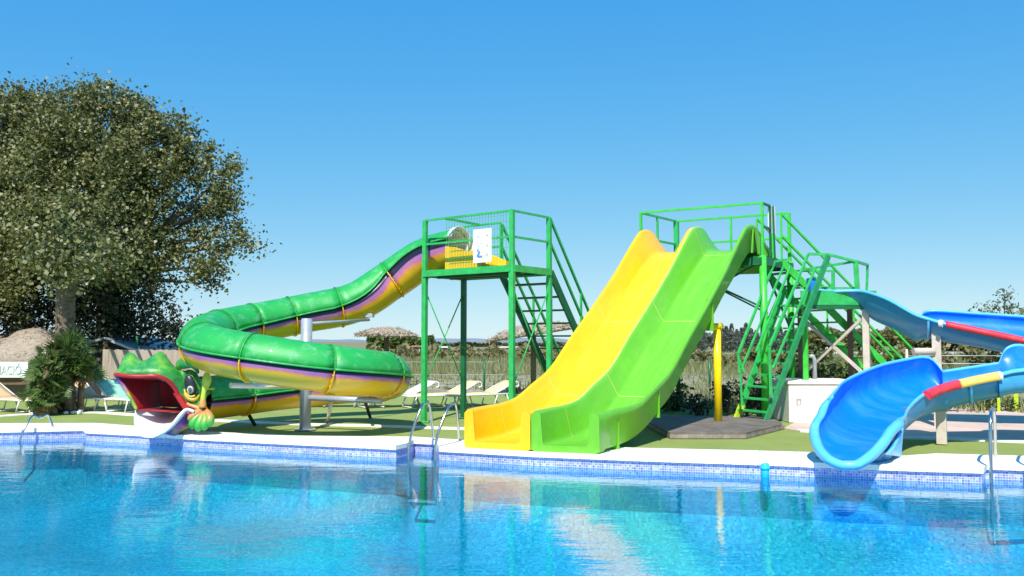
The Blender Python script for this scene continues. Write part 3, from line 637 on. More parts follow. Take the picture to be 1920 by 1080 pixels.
rail(t2, RL, RR, zB, (1.12, .55), 'bright_green_steel', .045, posts=(0, .5, .86))
rail(t2, TR, TR.lerp(RR, .28), zB, (1.12, .62), 'dark_green_steel', .045, posts=(1,))
mb = MB(); mb.beam(RL + V((0, 0, zB)), RL + V((0, 0, zr)), .11, .11); mb.build('rail_post', 'green_steel', t2)
mb = MB(); mb.beam(RR + V((0, 0, zB)), RR + V((0, 0, zr)), .07, .07); mb.build('rail_post', 'bright_green_steel', t2)
# braces below platform
for a, b2 in ((TL + V((0, 0, 2.0)), TR + V((0, 0, 3.35))), (TR + V((0, 0, 2.35)), TL.lerp(TR, .3) + V((0, 0, 3.3))), (TR + V((0, 0, 3.3)), RR + V((0, 0, 1.9))), (TR + V((0, 0, 1.9)), RR + V((0, 0, 3.3))), (TR.lerp(TL, .35) + V((0, 0, 3.35)), TR + V((0, 0, 3.42)))):
    mb = MB(); mb.beam(a, b2, .04); mb.build('brace', 'dark_green_steel', t2)
mb = MB(); mb.beam(P(1345, 540, 19.5), P(1440, 588, 19), .035); mb.build('brace', 'dark_green_steel', t2)
for (dx, hh) in ((0, 0),):
    mb = MB(); mb.beam(V((TR.x - .35, TR.y + .2, zB - .15)), V((TR.x, TR.y, zB - .02)), .05); mb.build('knee_brace', 'bright_green_steel', t2)
# rear staircase of the right tower, running right
sdv = V((1, .38, 0)); sw = V((-.36, .94, 0)) * .85
stair(t2, TR.lerp(RR, .55) + V((.08, 0, 0)), sdv, sw, zB, .82, 'bright_green_steel', nstep=12, w_st=.05, h_st=.16)
# small notice on right tower
sc = P(1447, 412, 18.5); sg2 = thing('notice_board', sc - V((0, 0, .3)), 'narrow pale notice seen edge on above the green slide', 'sign')
mb = MB(); mb.box(sc, (.02, .40, .62), R_(-38)); mb.build('board', 'white_plastic', sg2)
mb = MB()
for zz in (-.18, -.02, .14): mb = MB(); mb.box(sc + V((-.014, -.012, zz)), (.004, .22, .08), R_(-38)); mb.build('small_mark', 'sign_faint', sg2)
mb = MB(); mb.beam(sc + V((.03, 0, .3)), sc + V((.06, 0, -1.1)), .035); mb.build('board_post', 'dark_green_steel', sg2)

# --- middle platform of the blue slide
zC = 2.47
b_fl, b_fr = V((6.15, 18.05, 0)), V((7.50, 18.1, 0)); b_bl, b_br = V((6.05, 19.2, 0)), V((7.62, 19.25, 0))
t3 = thing('blue_slide_platform', (b_fl + b_br) / 2, 'low green platform on beige posts at the top of the blue slide', 'platform')
for p, mn, w in ((b_fr, 'beige_post', .13), (b_bl + V((.45, 0, 0)), 'brown_post', .13), (b_br, 'brown_post', .11), (b_fl + V((.05, .02, 0)), 'bright_green_steel', .10)):
    mb = MB(); mb.beam((p.x, p.y, 0), (p.x, p.y, zC), w, w); mb.build('post', mn, t3, bevel=.006)
mb = MB(); mb.prism([(p.x, p.y) for p in (b_fl, b_fr, b_br, b_bl)], zC - .05, zC); mb.build('platform', 'dark_green_steel', t3)
mb = MB(); mb.box(((b_fl.x + b_fr.x) / 2 + .08, 18.02, zC + .10), (1.62, .03, .30), R_(2)); mb.build('fascia', 'green_steel', t3)
mb = MB(); mb.box((7.56, 18.5, zC + .10), (.03, .9, .30), R_(0)); mb.build('fascia', 'green_steel', t3)
mb = MB(); mb.beam(b_fl + V((-.05, -.03, zC - .1)), b_fr + V((.1, -.03, zC - .1)), .08, .08); mb.build('edge_beam', 'dark_green_steel', t3)
# X brace
pa = b_fr; pb = b_bl + V((.45, 0, 0))
for z0, z1 in ((.9, 2.2), (2.2, .9)):
    mb = MB(); mb.beam(pb + V((0, 0, z0)), pa + V((0, 0, z1)), .06, .06); mb.build('brace', 'beige_post', t3)
# platform rails
zt = zC + .97
mb = MB(); fr = b_fr + V((.02, -.02, 0))
rp = [P(1516, 476, 18.2), P(1553, 477, 17.95), P(1604, 490, 18.0), P(1627, 497, 18.6)]
for a, b2 in zip(rp[:-1], rp[1:]): mb.beam(a, b2, .05)
mb.beam(P(1500, 507, 18.6), rp[2], .05)
mb.beam(P(1604, 488, 18.0), V((7.32, 18.03, zC)), .10, .05); mb.beam(rp[3], V((7.75, 18.65, zC + .1)), .05)
mb.beam(P(1500, 540, 18.6), P(1610, 540, 18.2), .035)
mb.build('guard_rail', 'green_steel', t3)
mb = MB(); mb.beam(P(1490, 508, 19.2), P(1562, 508, 19.2), .045); mb.beam(P(1562, 506, 19.2), P(1562, 545, 19.2), .07); mb.beam(P(1490, 540, 19.2), P(1562, 538, 19.2), .04)
mb.build('rear_rail', 'green_steel', t3)
mb = MB(); mb.box(P(1521, 536, 18.5), (.12, .25, .34)); mb.build('spray_box', 'blue_gel', t3)
# front ladder stair
fR, fL = G(1434, 797), G(1379, 791)
tR, tL = P(1526, 552, 17.75), P(1468, 552, 18.35)
ls = thing('ladder_stair', (fR + fL) / 2, 'steep dark green ladder stair climbing to the blue slide platform', 'stairs')
topR = P(1553, 480, 17.95)
mb = MB(); mb.beam(fR, topR, .05, .12); mb.build('stringer', 'mid_green_steel', ls)
k_ = fL.lerp(tL, .13)
mb = MB(); mb.beam(k_, tL, .05, .13); mb.build('stringer', 'green_steel', ls)
mb = MB(); mb.beam(fL, k_, .055, .135); mb.build('painted_foot', 'lime_paint', ls)
for i in range(1, 11):
    t = i / 11.; a = fL.lerp(tL, t); b2 = fR.lerp(tR, t); mb = MB(); mb.beam(a, b2, .16, .035); mb.build('tread', 'green_steel', ls)
def rl(pts, w=.045): 
    mb = MB()
    for a, b2 in zip(pts[:-1], pts[1:]): mb.beam(a, b2, w)
    return mb
hl = [P(1388, 700, 17.3), P(1384, 664, 17.3), P(1453, 490, 18.3), P(1478, 486, 18.4)]
mb = rl(hl); mb.beam(P(1390, 693, 17.3), P(1469, 500, 18.35), .035); mb.beam(P(1388, 700, 17.3), P(1392, 760, 17.3), .04); mb.beam(P(1384, 668, 17.3), P(1396, 700, 17.3), .035); mb.build('handrail', 'green_steel', ls)
hr = [P(1445, 740, 16.95), P(1443, 650, 16.95), P(1515, 477, 18.0), P(1553, 477, 17.95)]
mb = rl(hr); mb.beam(P(1449, 690, 16.95), P(1530, 500, 17.9), .035); mb.beam(P(1443, 655, 16.95), P(1447, 745, 16.95), .035); mb.build('handrail', 'green_steel', ls)
for (a, b2) in ((P(1482, 500, 18.3), P(1418, 660, 17.3)), (P(1500, 512, 18.3), P(1450, 640, 17.6))):
    mb = MB(); mb.beam(a, b2, .04); mb.build('side_bar', 'green_steel', ls)

# ------------------------------------------------------------ blue slide
def trough(stn, nsub=4, ns=16, expo=1.0, th=.03, fl=.09, bulge=0):
    """stations: (R, L, sag); returns rows of inner, outer, flange points"""
    raw = [tuple(r) + tuple(l) + (sg,) for r, l, sg in stn]; it = cat_rom(raw, nsub); res = []
    for q in it:
        Rr, Ll, sag = V(q[0:3]), V(q[3:6]), q[6]; w = (Rr - Ll); wh = V((w.x, w.y, 0)).normalized(); inner = []; outer = []
        for j in range(ns + 1):
            t = math.pi * j / ns; c_, s_ = math.cos(t), math.sin(t)
            k = (1 - math.copysign(abs(c_) ** expo, c_)) / 2 - (bulge * math.sin(2 * t) * (1 if (t < math.pi / 2) == (bulge > 0) else 0)); dn = sag * abs(s_) ** expo
            inner.append(Ll.lerp(Rr, k) - V((0, 0, dn))); outer.append(Ll.lerp(Rr, k) - V((0, 0, dn + th)) - wh * th * c_)
        res.append((inner, outer, Ll, Rr, wh))
    return res
def trough_build(root, stn, name='flume_section', fl=.09, roll=.035, rs=None, **kw):
    rs = rs or trough(stn, **kw)
    mb = MB(); mb.loft([r[0] for r in rs], 0); mb.loft([list(reversed(r[1])) for r in rs], 1)
    for e in (0, -1):
        mb.loft([rs[e][0], rs[e][1]], 1)
    mb.build(name, ['blue_gel', 'blue_skin'], root)
    for side in ((0, 1) if fl else ()):
        mb = MB(); rows = []
        for inner, outer, Ll, Rr, wh in rs:
            c = Ll if side == 0 else Rr; o = -wh if side == 0 else wh
            rows.append([c + V((0, 0, -.01)) - o * .005, c + V((0, 0, roll * .6)), c + o * fl * .35 + V((0, 0, roll)), c + o * fl + V((0, 0, roll * .4)), c + o * (fl + .01) - V((0, 0, .03)), c + o * th_ - V((0, 0, .035))])
        mb.loft(rows, 0, True, True, True); mb.build('rim', 'blue_rim', root)
    return rs
th_ = .03
bs = thing('blue_slide', G(1590, 870), 'winding open blue water slide ending in a spoon shaped mouth at the pool', 'slide')
up = [(P(1530, 548, 18.15), P(1530, 545, 18.95), .22), (P(1600, 545, 18.0), P(1600, 548, 18.85), .3), (P(1630, 549, 17.7), P(1640, 556, 18.6), .50), (P(1668, 563, 17.3), P(1680, 570, 18.3), .54), (P(1712, 588, 16.9), P(1722, 594, 18.0), .50), (P(1740, 598, 16.7), P(1733, 586, 17.9), .42), (P(1772, 607, 16.5), P(1755, 583, 17.8), .44), (P(1840, 621, 16.3), P(1830, 588, 17.6), .44), (P(1920, 638, 16.1), P(1920, 594, 17.4), .46)]
turn = [(V((10.6, 15.8, 1.60)), V((11.3, 17.0, 2.05)), .46), (V((11.1, 15.1, 1.45)), V((12.2, 15.2, 1.95)), .46), (V((10.6, 14.7, 1.35)), V((11.3, 13.6, 1.75)), .46), (V((9.6, 14.75, 1.3)), V((9.7, 13.5, 1.35)), .46)]
low = [(P(1925, 650, 14.7), P(1925, 693, 13.6), .46), (P(1888, 654, 14.7), P(1888, 699, 13.6), .44), (P(1873, 682, 14.7), P(1873, 703, 13.6), .43)]
lowb = [(P(1874, 682, 14.7), P(1874, 703, 13.6), .42), (P(1820, 690, 14.7), P(1820, 713, 13.6), .42), (P(1767, 698, 14.7), P(1776, 723, 13.55), .45)]
lowc = [(P(1769, 699, 14.75), P(1777, 724, 13.5), .46), (P(1741, 671, 14.9), P(1756, 730, 13.45), .50), (P(1690, 677, 14.7), P(1727, 743, 13.15), .50), (P(1640, 690, 14.3), P(1704, 764, 12.75), .50), (P(1588, 714, 13.7), P(1694, 782, 12.3), .47), (P(1570, 732, 13.1), P(1688, 786, 12.1), .43), (P(1554, 754, 12.6), P(1682, 788, 11.95), .38)]
# the mouth: rims run down to a rounded lip
mouth = [(P(1546, 776, 12.25), P(1675, 793, 11.75), .32), (P(1535, 795, 11.95), P(1662, 806, 11.55), .27), (P(1535, 817, 11.7), P(1650, 824, 11.35), .20), (P(1544, 840, 11.4), P(1634, 842, 11.2), .13), (P(1560, 857, 11.18), P(1616, 857, 11.06), .06), (P(1580, 867, 11.05), P(1600, 867, 11.0), .02)]
trough_build(bs, up + turn + low, bulge=.12); trough_build(bs, lowb, bulge=.04)
full = trough(lowc + mouth, 4, 16, .8, .03, .09, .0)
for q_, (inn_, out_, L_, R__, w_) in enumerate(full):
    bl_ = .17 * max(0, 1 - max(0, q_ - 16) / 14)
    for lst in (inn_, out_):
        for j_, p_ in enumerate(lst):
            t_ = math.pi * j_ / 16
            if t_ > math.pi / 2: p_ += V((R__.x - L_.x, R__.y - L_.y, 0)).normalized() * bl_ * abs(math.sin(2 * t_)) * 1.3
NB = (len(lowc) - 1) * 4
trough_build(bs, None, fl=.05, rs=full[:NB + 1]); 
trough_build(bs, None, 'mouth_section', fl=0, roll=.05, rs=full[NB:])
per = [V(r[3]) for r in full[NB - 2:]] + [V(r[2]) for r in reversed(full[NB - 2:])]
cen = sum(per, V((0, 0, 0))) / len(per); rows = []; cen = cen + V((.05, .5, 0))
for i_, p in enumerate(per):
    e_ = min(i_, len(per) - 1 - i_); g_ = min(1, .35 + e_ / 6); d = (per[min(i_ + 1, len(per) - 1)] - per[max(i_ - 1, 0)]); d.z = 0; d.normalize(); o = V((d.y, -d.x, 0))
    if o.dot(p - cen) < 0: o = -o
    rows.append([p - o * .015 - V((0, 0, .02)), p - o * .01 + V((0, 0, .012)), p + o * .04 * g_ + V((0, 0, .03)), p + o * .095 * g_ + V((0, 0, .015)), p + o * .115 * g_ - V((0, 0, .03)), p + o * .10 * g_ - V((0, 0, .08)), p + o * .03 - V((0, 0, .07))])
mb = MB(); mb.loft(rows, 0, True, True, True); mb.build('lip', 'blue_rim', bs)
def rim_strip(name, a, b2, mn, n=8, curve=None):
    """coloured pad lying over the near rim between two rim points"""
    pts = curve; mb = MB(); rows = []
    for i, p in enumerate(pts):
        d = (pts[min(i + 1, len(pts) - 1)] - pts[max(i - 1, 0)]); d.z = 0; d.normalize(); o = V((d.y, -d.x, 0))
        if o.y > 0: o = -o
        rows.append([p - o * .01 + V((0, 0, .03)), p + o * .03 + V((0, 0, .062)), p + o * .11 + V((0, 0, .035)), p + o * .125 - V((0, 0, .07)), p + o * .10 - V((0, 0, .07)), p + o * .02 - V((0, 0, .0))])
    mb.loft(rows, 0, True, True, True); mb.build(name, mn, bs)
def crv(px): return [V(q) for q in cat_rom([tuple(P(*p)) for p in px], 5)]
rim_strip('red_pad', 0, 0, 'red_strip', curve=crv([(1772, 607, 16.5), (1806, 614, 16.4), (1840, 621, 16.3), (1880, 629.5, 16.2), (1920, 638, 16.1)]))
rim_strip('red_pad', 0, 0, 'red_strip', curve=crv([(1730, 740, 13.18), (1742, 734.5, 13.3), (1756, 729, 13.45), (1776, 723, 13.55), (1793, 719, 13.58)]))
rim_strip('yellow_pad', 0, 0, 'yellow_strip', curve=crv([(1794, 719, 13.58), (1820, 713, 13.6), (1845, 708, 13.6), (1866, 704, 13.6)]))
rim_strip('white_joint', 0, 0, 'white_gel', curve=crv([(1867, 704, 13.6), (1873, 703, 13.6)]))
rim_strip('white_joint', 0, 0, 'white_gel', curve=crv([(1764, 605, 16.55), (1771, 607, 16.5)]))
# joint flanges under the flume
def joint(R, Lp, sag, w=.05):
    rs = trough([(R, Lp, sag), (R, Lp, sag)], 1, 14, 1.0, .03)[0]; mb = MB(); d = (R - Lp); d.z = 0; d.normalize(); f_ = V((-d.y, d.x, 0)) * .02; c = (R + Lp) / 2
    o1 = [c + (p - c) * 1.03 - f_ for p in rs[1]]; o2 = [c + (p - c) * 1.10 - f_ for p in rs[1]]; o3 = [c + (p - c) * 1.10 + f_ for p in rs[1]]; o4 = [c + (p - c) * 1.03 + f_ for p in rs[1]]
    mb.loft([o1, o2, o3, o4]); mb.build('joint_flange', 'blue_rim', bs)
joint(*up[5]); joint(*lowb[1]);
# side skirt of the mouth and legs
mb = MB(); pA, pB = G(1665, 855), G(1690, 857)
mb.loft([[P(1662, 852, 11.3), P(1688, 856, 12.15)], [P(1676, 838, 11.4), P(1692, 803, 12.1)]], 0, False, False); mb.build('side_panel', 'blue_rim', bs, solid=.03)
mb = MB(); c0m = [P(1560, 872, 11.35), P(1530, 850, 11.6), P(1524, 820, 11.95)]
sk = [(P(1532, 820, 11.95)), P(1545, 840, 11.7), P(1572, 855, 11.5), P(1612, 855, 11.45), P(1650, 840, 11.5), P(1672, 810, 11.8)]
mb.loft([[V((p.x, p.y + .05, 0)) for p in sk], [V((p.x, p.y + .03, max(.06, p.z - .06))) for p in sk]], 0, False, True); mb.build('skirt', 'blue_skin', bs, solid=.02)
for (u, v, top, w, mn) in ((1772, 834, .80, .15, 'grey_steel'),):
    p = G(u, v); mb = MB(); mb.beam((p.x, p.y + .1, 0), (p.x, p.y + .1, top), w, w); mb.build('support_post', 'beige_post', bs, bevel=.008, label='beige square post under the lower flume')
mb = MB(); q = P(1755, 612, 16.75); mb.beam((q.x, q.y, 0), (q.x, q.y, q.z), .16, .16); mb.build('support_post', 'beige_post', bs, bevel=.008)
mb = MB(); mb.tube([P(1712, 659, 16.7), P(1752, 659, 16.7)], .07, 10); mb.build('support_arm', 'beige_post', bs)
mb = MB(); mb.tube([(12.0, 15.2, 0), (12.0, 15.2, 1.5)], .08, 10); mb.build('support_post', 'beige_post', bs)
mb = MB(); mb.tube([P(1700, 795, 13.9), P(1700, 765, 13.9)], .05, 8); mb.build('support_post', 'brown_post', bs)

# ------------------------------------------------------------ tube slide
TP = [(-1.12, 17.90, 3.62), (-1.9, 18.32, 3.42), (-2.6, 18.42, 2.98), (-3.35, 18.15, 2.47), (-4.3, 17.75, 2.23), (-5.0, 17.3, 2.05), (-5.52, 16.65, 1.90), (-5.68, 15.85, 1.74), (-5.42, 15.05, 1.58), (-4.85, 14.5, 1.46), (-4.1, 14.3, 1.34), (-3.35, 14.4, 1.22), (-2.7, 14.8, 1.13), (-2.32, 15.45, 1.05), (-2.3, 16.15, .97), (-2.6, 16.95, .88), (-3.3, 17.45, .80), (-4.1, 17.4, .73), (-4.8, 16.95, .67), (-5.35, 16.3, .62), (-5.75, 15.75, .60)]
NSUB = 6; path = [V(q) for q in cat_rom(TP, NSUB)]
TR_ = .395
def tr(i): return TR_ * float(np.interp(i, [0, 4, 16, 24], [1.0, 1.08, 1.08, 1.0]))
tb = thing('tube_slide', (-4.0, 16, 0), 'curling green enclosed tube slide with yellow and purple painted underside', 'slide')
fr_ = []
for i, p in enumerate(path):
    d = (path[min(i + 1, len(path) - 1)] - path[max(i - 1, 0)]).normalized(); lat = d.cross(V((0, 0, 1))).normalized(); upv = lat.cross(d).normalized(); ro_ = R_(24) * float(np.interp(i, [0, 13, 21], [1, 1, 0])); fr_.append((p, d, lat * math.cos(ro_) - upv * math.sin(ro_), upv * math.cos(ro_) + lat * math.sin(ro_)))
segs = [0, 12, 21, 27, 36, 44, 53, 62, 73, 82, 95, 108, len(path) - 1]
segs = [0, 12, 20, 26, 32, 38, 48, 58, 68, 78, 90, 103, 112, len(path) - 1]
for a, b2 in zip(segs[:-1], segs[1:]):
    top = MB(); bot = MB(); K = 12
    rows_t, rows_b, rows_bi = [], [], []
    for i in range(a, b2 + 1):
        p, d, lat, u_ = fr_[i]
        rows_t.append([p + (lat * math.cos(t) + u_ * math.sin(t)) * (tr(i) + .006) for t in [math.pi * j / K for j in range(K + 1)]])
        rows_b.append([p + (lat * math.cos(t) - u_ * math.sin(t)) * tr(i) for t in [math.pi * j / K for j in range(K + 1)]])
    top.loft(rows_t, 0)
    # edge flange where the halves meet
    for sgn in (1, -1):
        top.loft([[fr_[i][0] + fr_[i][2] * sgn * (tr(i) - .005) + fr_[i][3] * .012, fr_[i][0] + fr_[i][2] * sgn * (tr(i) + .035) + fr_[i][3] * .012, fr_[i][0] + fr_[i][2] * sgn * (tr(i) + .035) - fr_[i][3] * .012, fr_[i][0] + fr_[i][2] * sgn * (tr(i) - .005) - fr_[i][3] * .012] for i in range(a, b2 + 1)], 0)
    top.build('upper_shell', 'tube_green', tb, solid=.012)
    n0 = len(bot.v)
    for r in rows_b: bot.add(r)
    W_ = K + 1
    for i in range(len(rows_b) - 1):
        for j in range(K):
            ks = .62 if a < 12 else (.95 if a < 26 else 1.35); f1 = ks * (1 - abs(j / K * 2 - 1)); f2 = ks * (1 - abs((j + 1) / K * 2 - 1))
            bot.face((n0 + i * W_ + j, n0 + (i + 1) * W_ + j, n0 + (i + 1) * W_ + j + 1, n0 + i * W_ + j + 1), 0, True, [(i, f1), (i + 1, f1), (i + 1, f2), (i, f2)])
    bot.build('lower_shell', 'tube_paint', tb, solid=.012)
def ring(i, r, w, h, mn_t, mn_b):
    p, d, lat, u_ = fr_[i]
    for half, mn, nm in ((1, mn_t, 'joint_flange'), (-1, mn_b, 'joint_flange')):
        rows = []; K = 14
        for t in [math.pi * j / K for j in range(K + 1)]:
            q = lat * math.cos(t) + u_ * math.sin(t) * half
            rows.append([p + q * r - d * w, p + q * (r + h) - d * w, p + q * (r + h) + d * w, p + q * r + d * w])
        mb = MB(); mb.loft(rows, 0, True, False)
        for j in range(1, 12):
            t = math.pi * j / 12; q = lat * math.cos(t) + u_ * math.sin(t) * half; mb.ball(p + q * (r + h * .6) - d * (w + .004), .012, 0, 6)
        mb.build(nm, mn, tb)
for i in segs[1:-1]: ring(i, tr(i), .009, .032, 'tube_green', 'yellow_gel')
# entrance arch + start trough on the tower
p, d, lat, u_ = fr_[0]
mb = MB(); rows = []
for q in (-.0, .05, .12):
    rows.append([p - d * q + (lat * math.cos(t) + u_ * math.sin(t)) * .43 for t in [math.pi * j / 16 for j in range(17)]])
mb.loft(rows); mb.build('entrance_collar', 'white_gel', tb, solid=.03)
rows = []
for x, hgt in ((0, .0), (.25, -.02), (.5, -.10), (.8, -.22), (1.0, -.30)):
    c = p + V((1.38, -1.06, 0)).normalized() * x; c.z = 0; w = V((.61, .79, 0)) * .42
    zt_ = 3.60 + hgt; zb_ = 3.13
    rows.append([c + w + V((0, 0, zb_)), c + w + V((0, 0, zt_)), c + w * .85 + V((0, 0, zt_)), c + w * .8 + V((0, 0, zb_ + .06)), c - w * .8 + V((0, 0, zb_ + .06)), c - w * .85 + V((0, 0, zt_)), c - w + V((0, 0, zt_)), c - w + V((0, 0, zb_))])
mb = MB(); mb.loft(rows, 0, True, False, True); mb.build('start_trough', 'yellow_gel', tb, bevel=.01)
mb = MB(); rows = []
for i in range(0, 12): rows.append([fr_[i][0] + (fr_[i][2] * math.cos(t) + fr_[i][3] * math.sin(t)) * .385 for t in [2 * math.pi * j / 20 for j in range(20)]])
mb.loft(rows, 0, True); mb.build('inner_liner', 'liner_grey', tb)
# centre column with arms
cc = G(572, 806); cc = V((cc.x, cc.y, 0))
mb = MB(); mb.tube([cc, cc + V((0, 0, 2.06))], .105, 20); mb.tube([cc + V((0, 0, 2.05)), cc + V((0, 0, 2.08))], [.105, .09], 20); mb.tube([cc, cc + V((0, 0, .02))], .2, 16); mb.build('column', 'grey_steel', tb)
def arm(tgt, z0, z1, r=.055, mn='grey_steel'):
    mb = MB(); mb.tube([cc + V((0, 0, z0)), V((tgt.x, tgt.y, z1))], r, 10); mb.build('support_arm', mn, tb)
arm(P(432, 728, 15.0), .80, .88, .05, 'cream_paint'); arm(V((-2.35, 15.5, 0)), .60, .58, .055); arm(V((-3.0, 17.9, 0)), 1.98, 2.1, .03); arm(V((-5.5, 16.6, 0)), 1.5, 1.48, .05); arm(V((-4.3, 14.5, 0)), .95, .93, .05)
for (x, y, z) in ((-3.02, 18.1, 2.2),):
    mb = MB(); mb.box((x, y, z), (.16, .3, .08)); mb.build('saddle', 'grey_steel', tb)
for a, b2, mn in ((P(622, 752, 17.2), G(613, 793), 'cream_paint'), (P(683, 748, 16.3), G(694, 782), 'dark_interior'), (P(462, 770, 16.6), G(478, 797), 'dark_interior')):
    mb = MB(); mb.tube([a, b2], .035, 8); mb.build('strut', mn, tb)

# ------------------------------------------------------------ monster head at the tube mouth
HD = 15.0
def hp(u, v, dy=0): return P(u, v, HD + dy)
def hcrv(px, n=4): return [V(q) for q in cat_rom([tuple(hp(*p)) for p in px], n)]
# outer shell of the upper jaw: loft from red rim up over the ridge and back to the tube
r_rim = hcrv([(214, 702, -.25), (240, 705, -.30), (265, 706, -.30), (290, 705, -.28), (312, 712, -.2), (328, 728, -.1), (338, 750, -.02), (352, 772, .02)])
r_low = hcrv([(222, 696, -.15), (238, 692, -.22), (262, 694, -.25), (290, 692, -.22), (318, 698, -.15), (338, 716, -.05), (350, 742, .02), (366, 768, .06)])
r_mid = hcrv([(229, 682, .0), (240, 676, -.02), (262, 680, .0), (288, 678, -.05), (318, 688, .0), (345, 706, .05), (364, 735, .08), (378, 765, .12)])
r_top = hcrv([(231, 674, .14), (246, 663, .10), (269, 680, .12), (298, 662, .08), (309, 668, .10), (330, 696, .2), (358, 712, .25), (388, 742, .28)])
r_bk = hcrv([(240, 690, .8), (256, 684, .8), (275, 686, .8), (298, 680, .8), (315, 688, .75), (345, 705, .75), (375, 712, .7), (400, 735, .7)])
head = None
mb = MB(); mb.loft([[q[i] for q in (r_rim, r_low, r_mid, r_top, r_bk)] for i in range(len(r_rim))], 0)
head = mb.build('monster_head', 'monster_green', tb, solid=.05, label='green monster head with wide open red mouth around the tube exit')
# red lip tube
mb = MB(); mb.tube(r_rim, [.02] + [.04] * (len(r_rim) - 2) + [.05], 10); mb.build('lip', 'red_paint', head)
mb = MB(); mb.tube(hcrv([(330, 735, -.03), (350, 765, -.02), (362, 776, .0), (372, 770, .02)]), [.06] * 8 + [.085] * 4 + [.05], 10); mb.build('lip', 'red_paint', head)
# inside of the mouth: dark red hollow from rim back into the tube
in_f = hcrv([(217, 704, -.22), (232, 724, -.2), (246, 748, -.18), (256, 768, -.15)])
back_l = hcrv([(300, 715, .75), (300, 730, .78), (302, 748, .78), (305, 762, .76)])
top_f = r_rim
k_ = len(top_f); back_t = hcrv([(300, 714, .75), (308, 712, .75), (318, 712, .75), (328, 714, .75), (338, 720, .72), (346, 732, .7), (350, 748, .66), (352, 764, .6)])
mb = MB(); mb.loft([[a.lerp(b2, t) - V((0, 0, .03 * math.sin(math.pi * t))) + V((0, 0, .0)) for t in (0, .25, .5, .75, 1)] for a, b2 in zip(top_f, back_t)], 0)
mb.loft([[a.lerp(b2, t) for t in (0, .25, .5, .75, 1)] for a, b2 in zip(in_f, back_l)], 0)
mb.build('mouth_lining', 'dark_red_paint', head, solid=.02)
mb = MB(); mb.tube([a for a in in_f], .03, 8); mb.build('lip', 'monster_chin', head)
# throat, seen dark behind
mb = MB(); mb.loft([back_l + list(reversed([back_t[-1]])), [q + V((.25, .5, 0)) for q in back_l + [back_t[-1]]]], 0); mb.build('throat', 'dark_red_paint', head, solid=.02)
# white tongue / run-out chute
tg = [(hcrv([(305, 762, .7), (320, 772, .72), (335, 772, .7), (350, 764, .6)], 4)), hcrv([(262, 766, .15), (300, 790, .2), (330, 790, .1), (352, 768, .0)], 4), hcrv([(252, 768, -.1), (275, 802, -.15), (318, 808, -.2), (350, 770, -.2)], 4), hcrv([(250, 790, -.25), (265, 815, -.35), (300, 817, -.38), (333, 784, -.3)], 4), hcrv([(254, 812, -.35), (266, 819, -.42), (290, 819, -.42), (312, 806, -.36)], 4)]
mb = MB(); mb.loft(tg, 0); tg_o = mb.build('tongue_chute', 'white_gel', head, solid=.035); tg_o.modifiers.new('round', 'SUBSURF').levels = 1; tg_o.modifiers['round'].render_levels = 1
mb = MB(); mb.tube(hcrv([(364, 772, -.15), (350, 768, -.2), (338, 778, -.28), (325, 794, -.33), (310, 808, -.38), (290, 818, -.42)]), .028, 8); mb.build('chute_edge', 'white_gel', head)
# chin below the chute on the right
chin = [hcrv([(352, 772, -.1), (366, 776, .1), (368, 790, .4)], 3), hcrv([(335, 790, -.2), (352, 800, .0), (356, 802, .4)], 3), hcrv([(306, 812, -.33), (325, 816, -.1), (335, 812, .3)], 3)]
mb = MB(); mb.loft(chin, 0); mb.build('chin', 'monster_chin', head, solid=.03)
mb = MB(); mb.ball(hp(359, 728, .14), (.20, .13, .34), 0, 16, Matrix.Rotation(R_(-12), 3, 'Y')); mb.build('cheek', 'monster_green', head)
# eye: dark socket, yellow lid, grey-white ball
mb = MB(); mb.ball(hp(357, 722, -.02), (.10, .06, .19), 0, 16, Matrix.Rotation(R_(-16), 3, 'Y')); mb.build('eye_socket', 'eye_black', head)
mb = MB(); mb.ball(hp(357, 731, -.06), (.06, .055, .075), 0, 16); mb.ball(hp(356, 731, -.11), (.03, .012, .05), 1, 10); mb.build('eye', ['eye_white', 'eye_pupil'], head)
mb = MB(); mb.tube(hcrv([(346, 730, -.04), (349, 741, -.08), (356, 748, -.10), (366, 749, -.09), (374, 741, -.03)]), [.02] * 3 + [.035] * 11 + [.02] * 3, 8); mb.tube(hcrv([(350, 738, -.09), (357, 744, -.12), (366, 742, -.10)]), .022, 8); mb.build('eyelid', 'eye_yellow', head)
mb = MB(); mb.loft([[hp(256, 768, -.14), hp(300, 767, .3), hp(305, 764, .8)], [hp(300, 771, -.08), hp(325, 770, .3), hp(325, 766, .8)], [hp(354, 774, .0), hp(352, 772, .3), hp(350, 764, .7)]]); mb.build('mouth_floor', 'dark_red_paint', head, solid=.02)
# brow
mb = MB(); mb.tube(hcrv([(334, 692, .1), (340, 683, .05), (352, 681, .0), (364, 686, .0), (372, 700, .05)]), [.03, .05, .07, .085, .09, .10, .10, .10, .09, .09, .08, .07, .06, .05, .04, .03, .02][:17], 10); mb.tube(hcrv([(344, 698, .1), (343, 712, .05), (338, 722, .05)]), [.08, .08, .075, .07, .065, .06, .05, .04, .03], 10); mb.build('brow', 'monster_green', head)
# cheek leaf right of the eye
mb = MB(); mb.tube(hcrv([(385, 699, .0), (388, 711, -.02), (384, 726, -.04), (381, 745, -.06), (380, 764, -.05)]), [.015, .035, .055, .07, .08, .08, .07, .06, .05, .045, .042, .042, .045, .05, .06, .065, .07], 10)
mb.ball(hp(387, 714, -.03), (.085, .045, .15), 0, 12, Matrix.Rotation(R_(6), 3, 'Y'))
mb.tube(hcrv([(352, 757, -.02), (364, 762, -.05), (378, 768, -.05)]), .04, 8)
mb.build('cheek', 'monster_leaf', head)
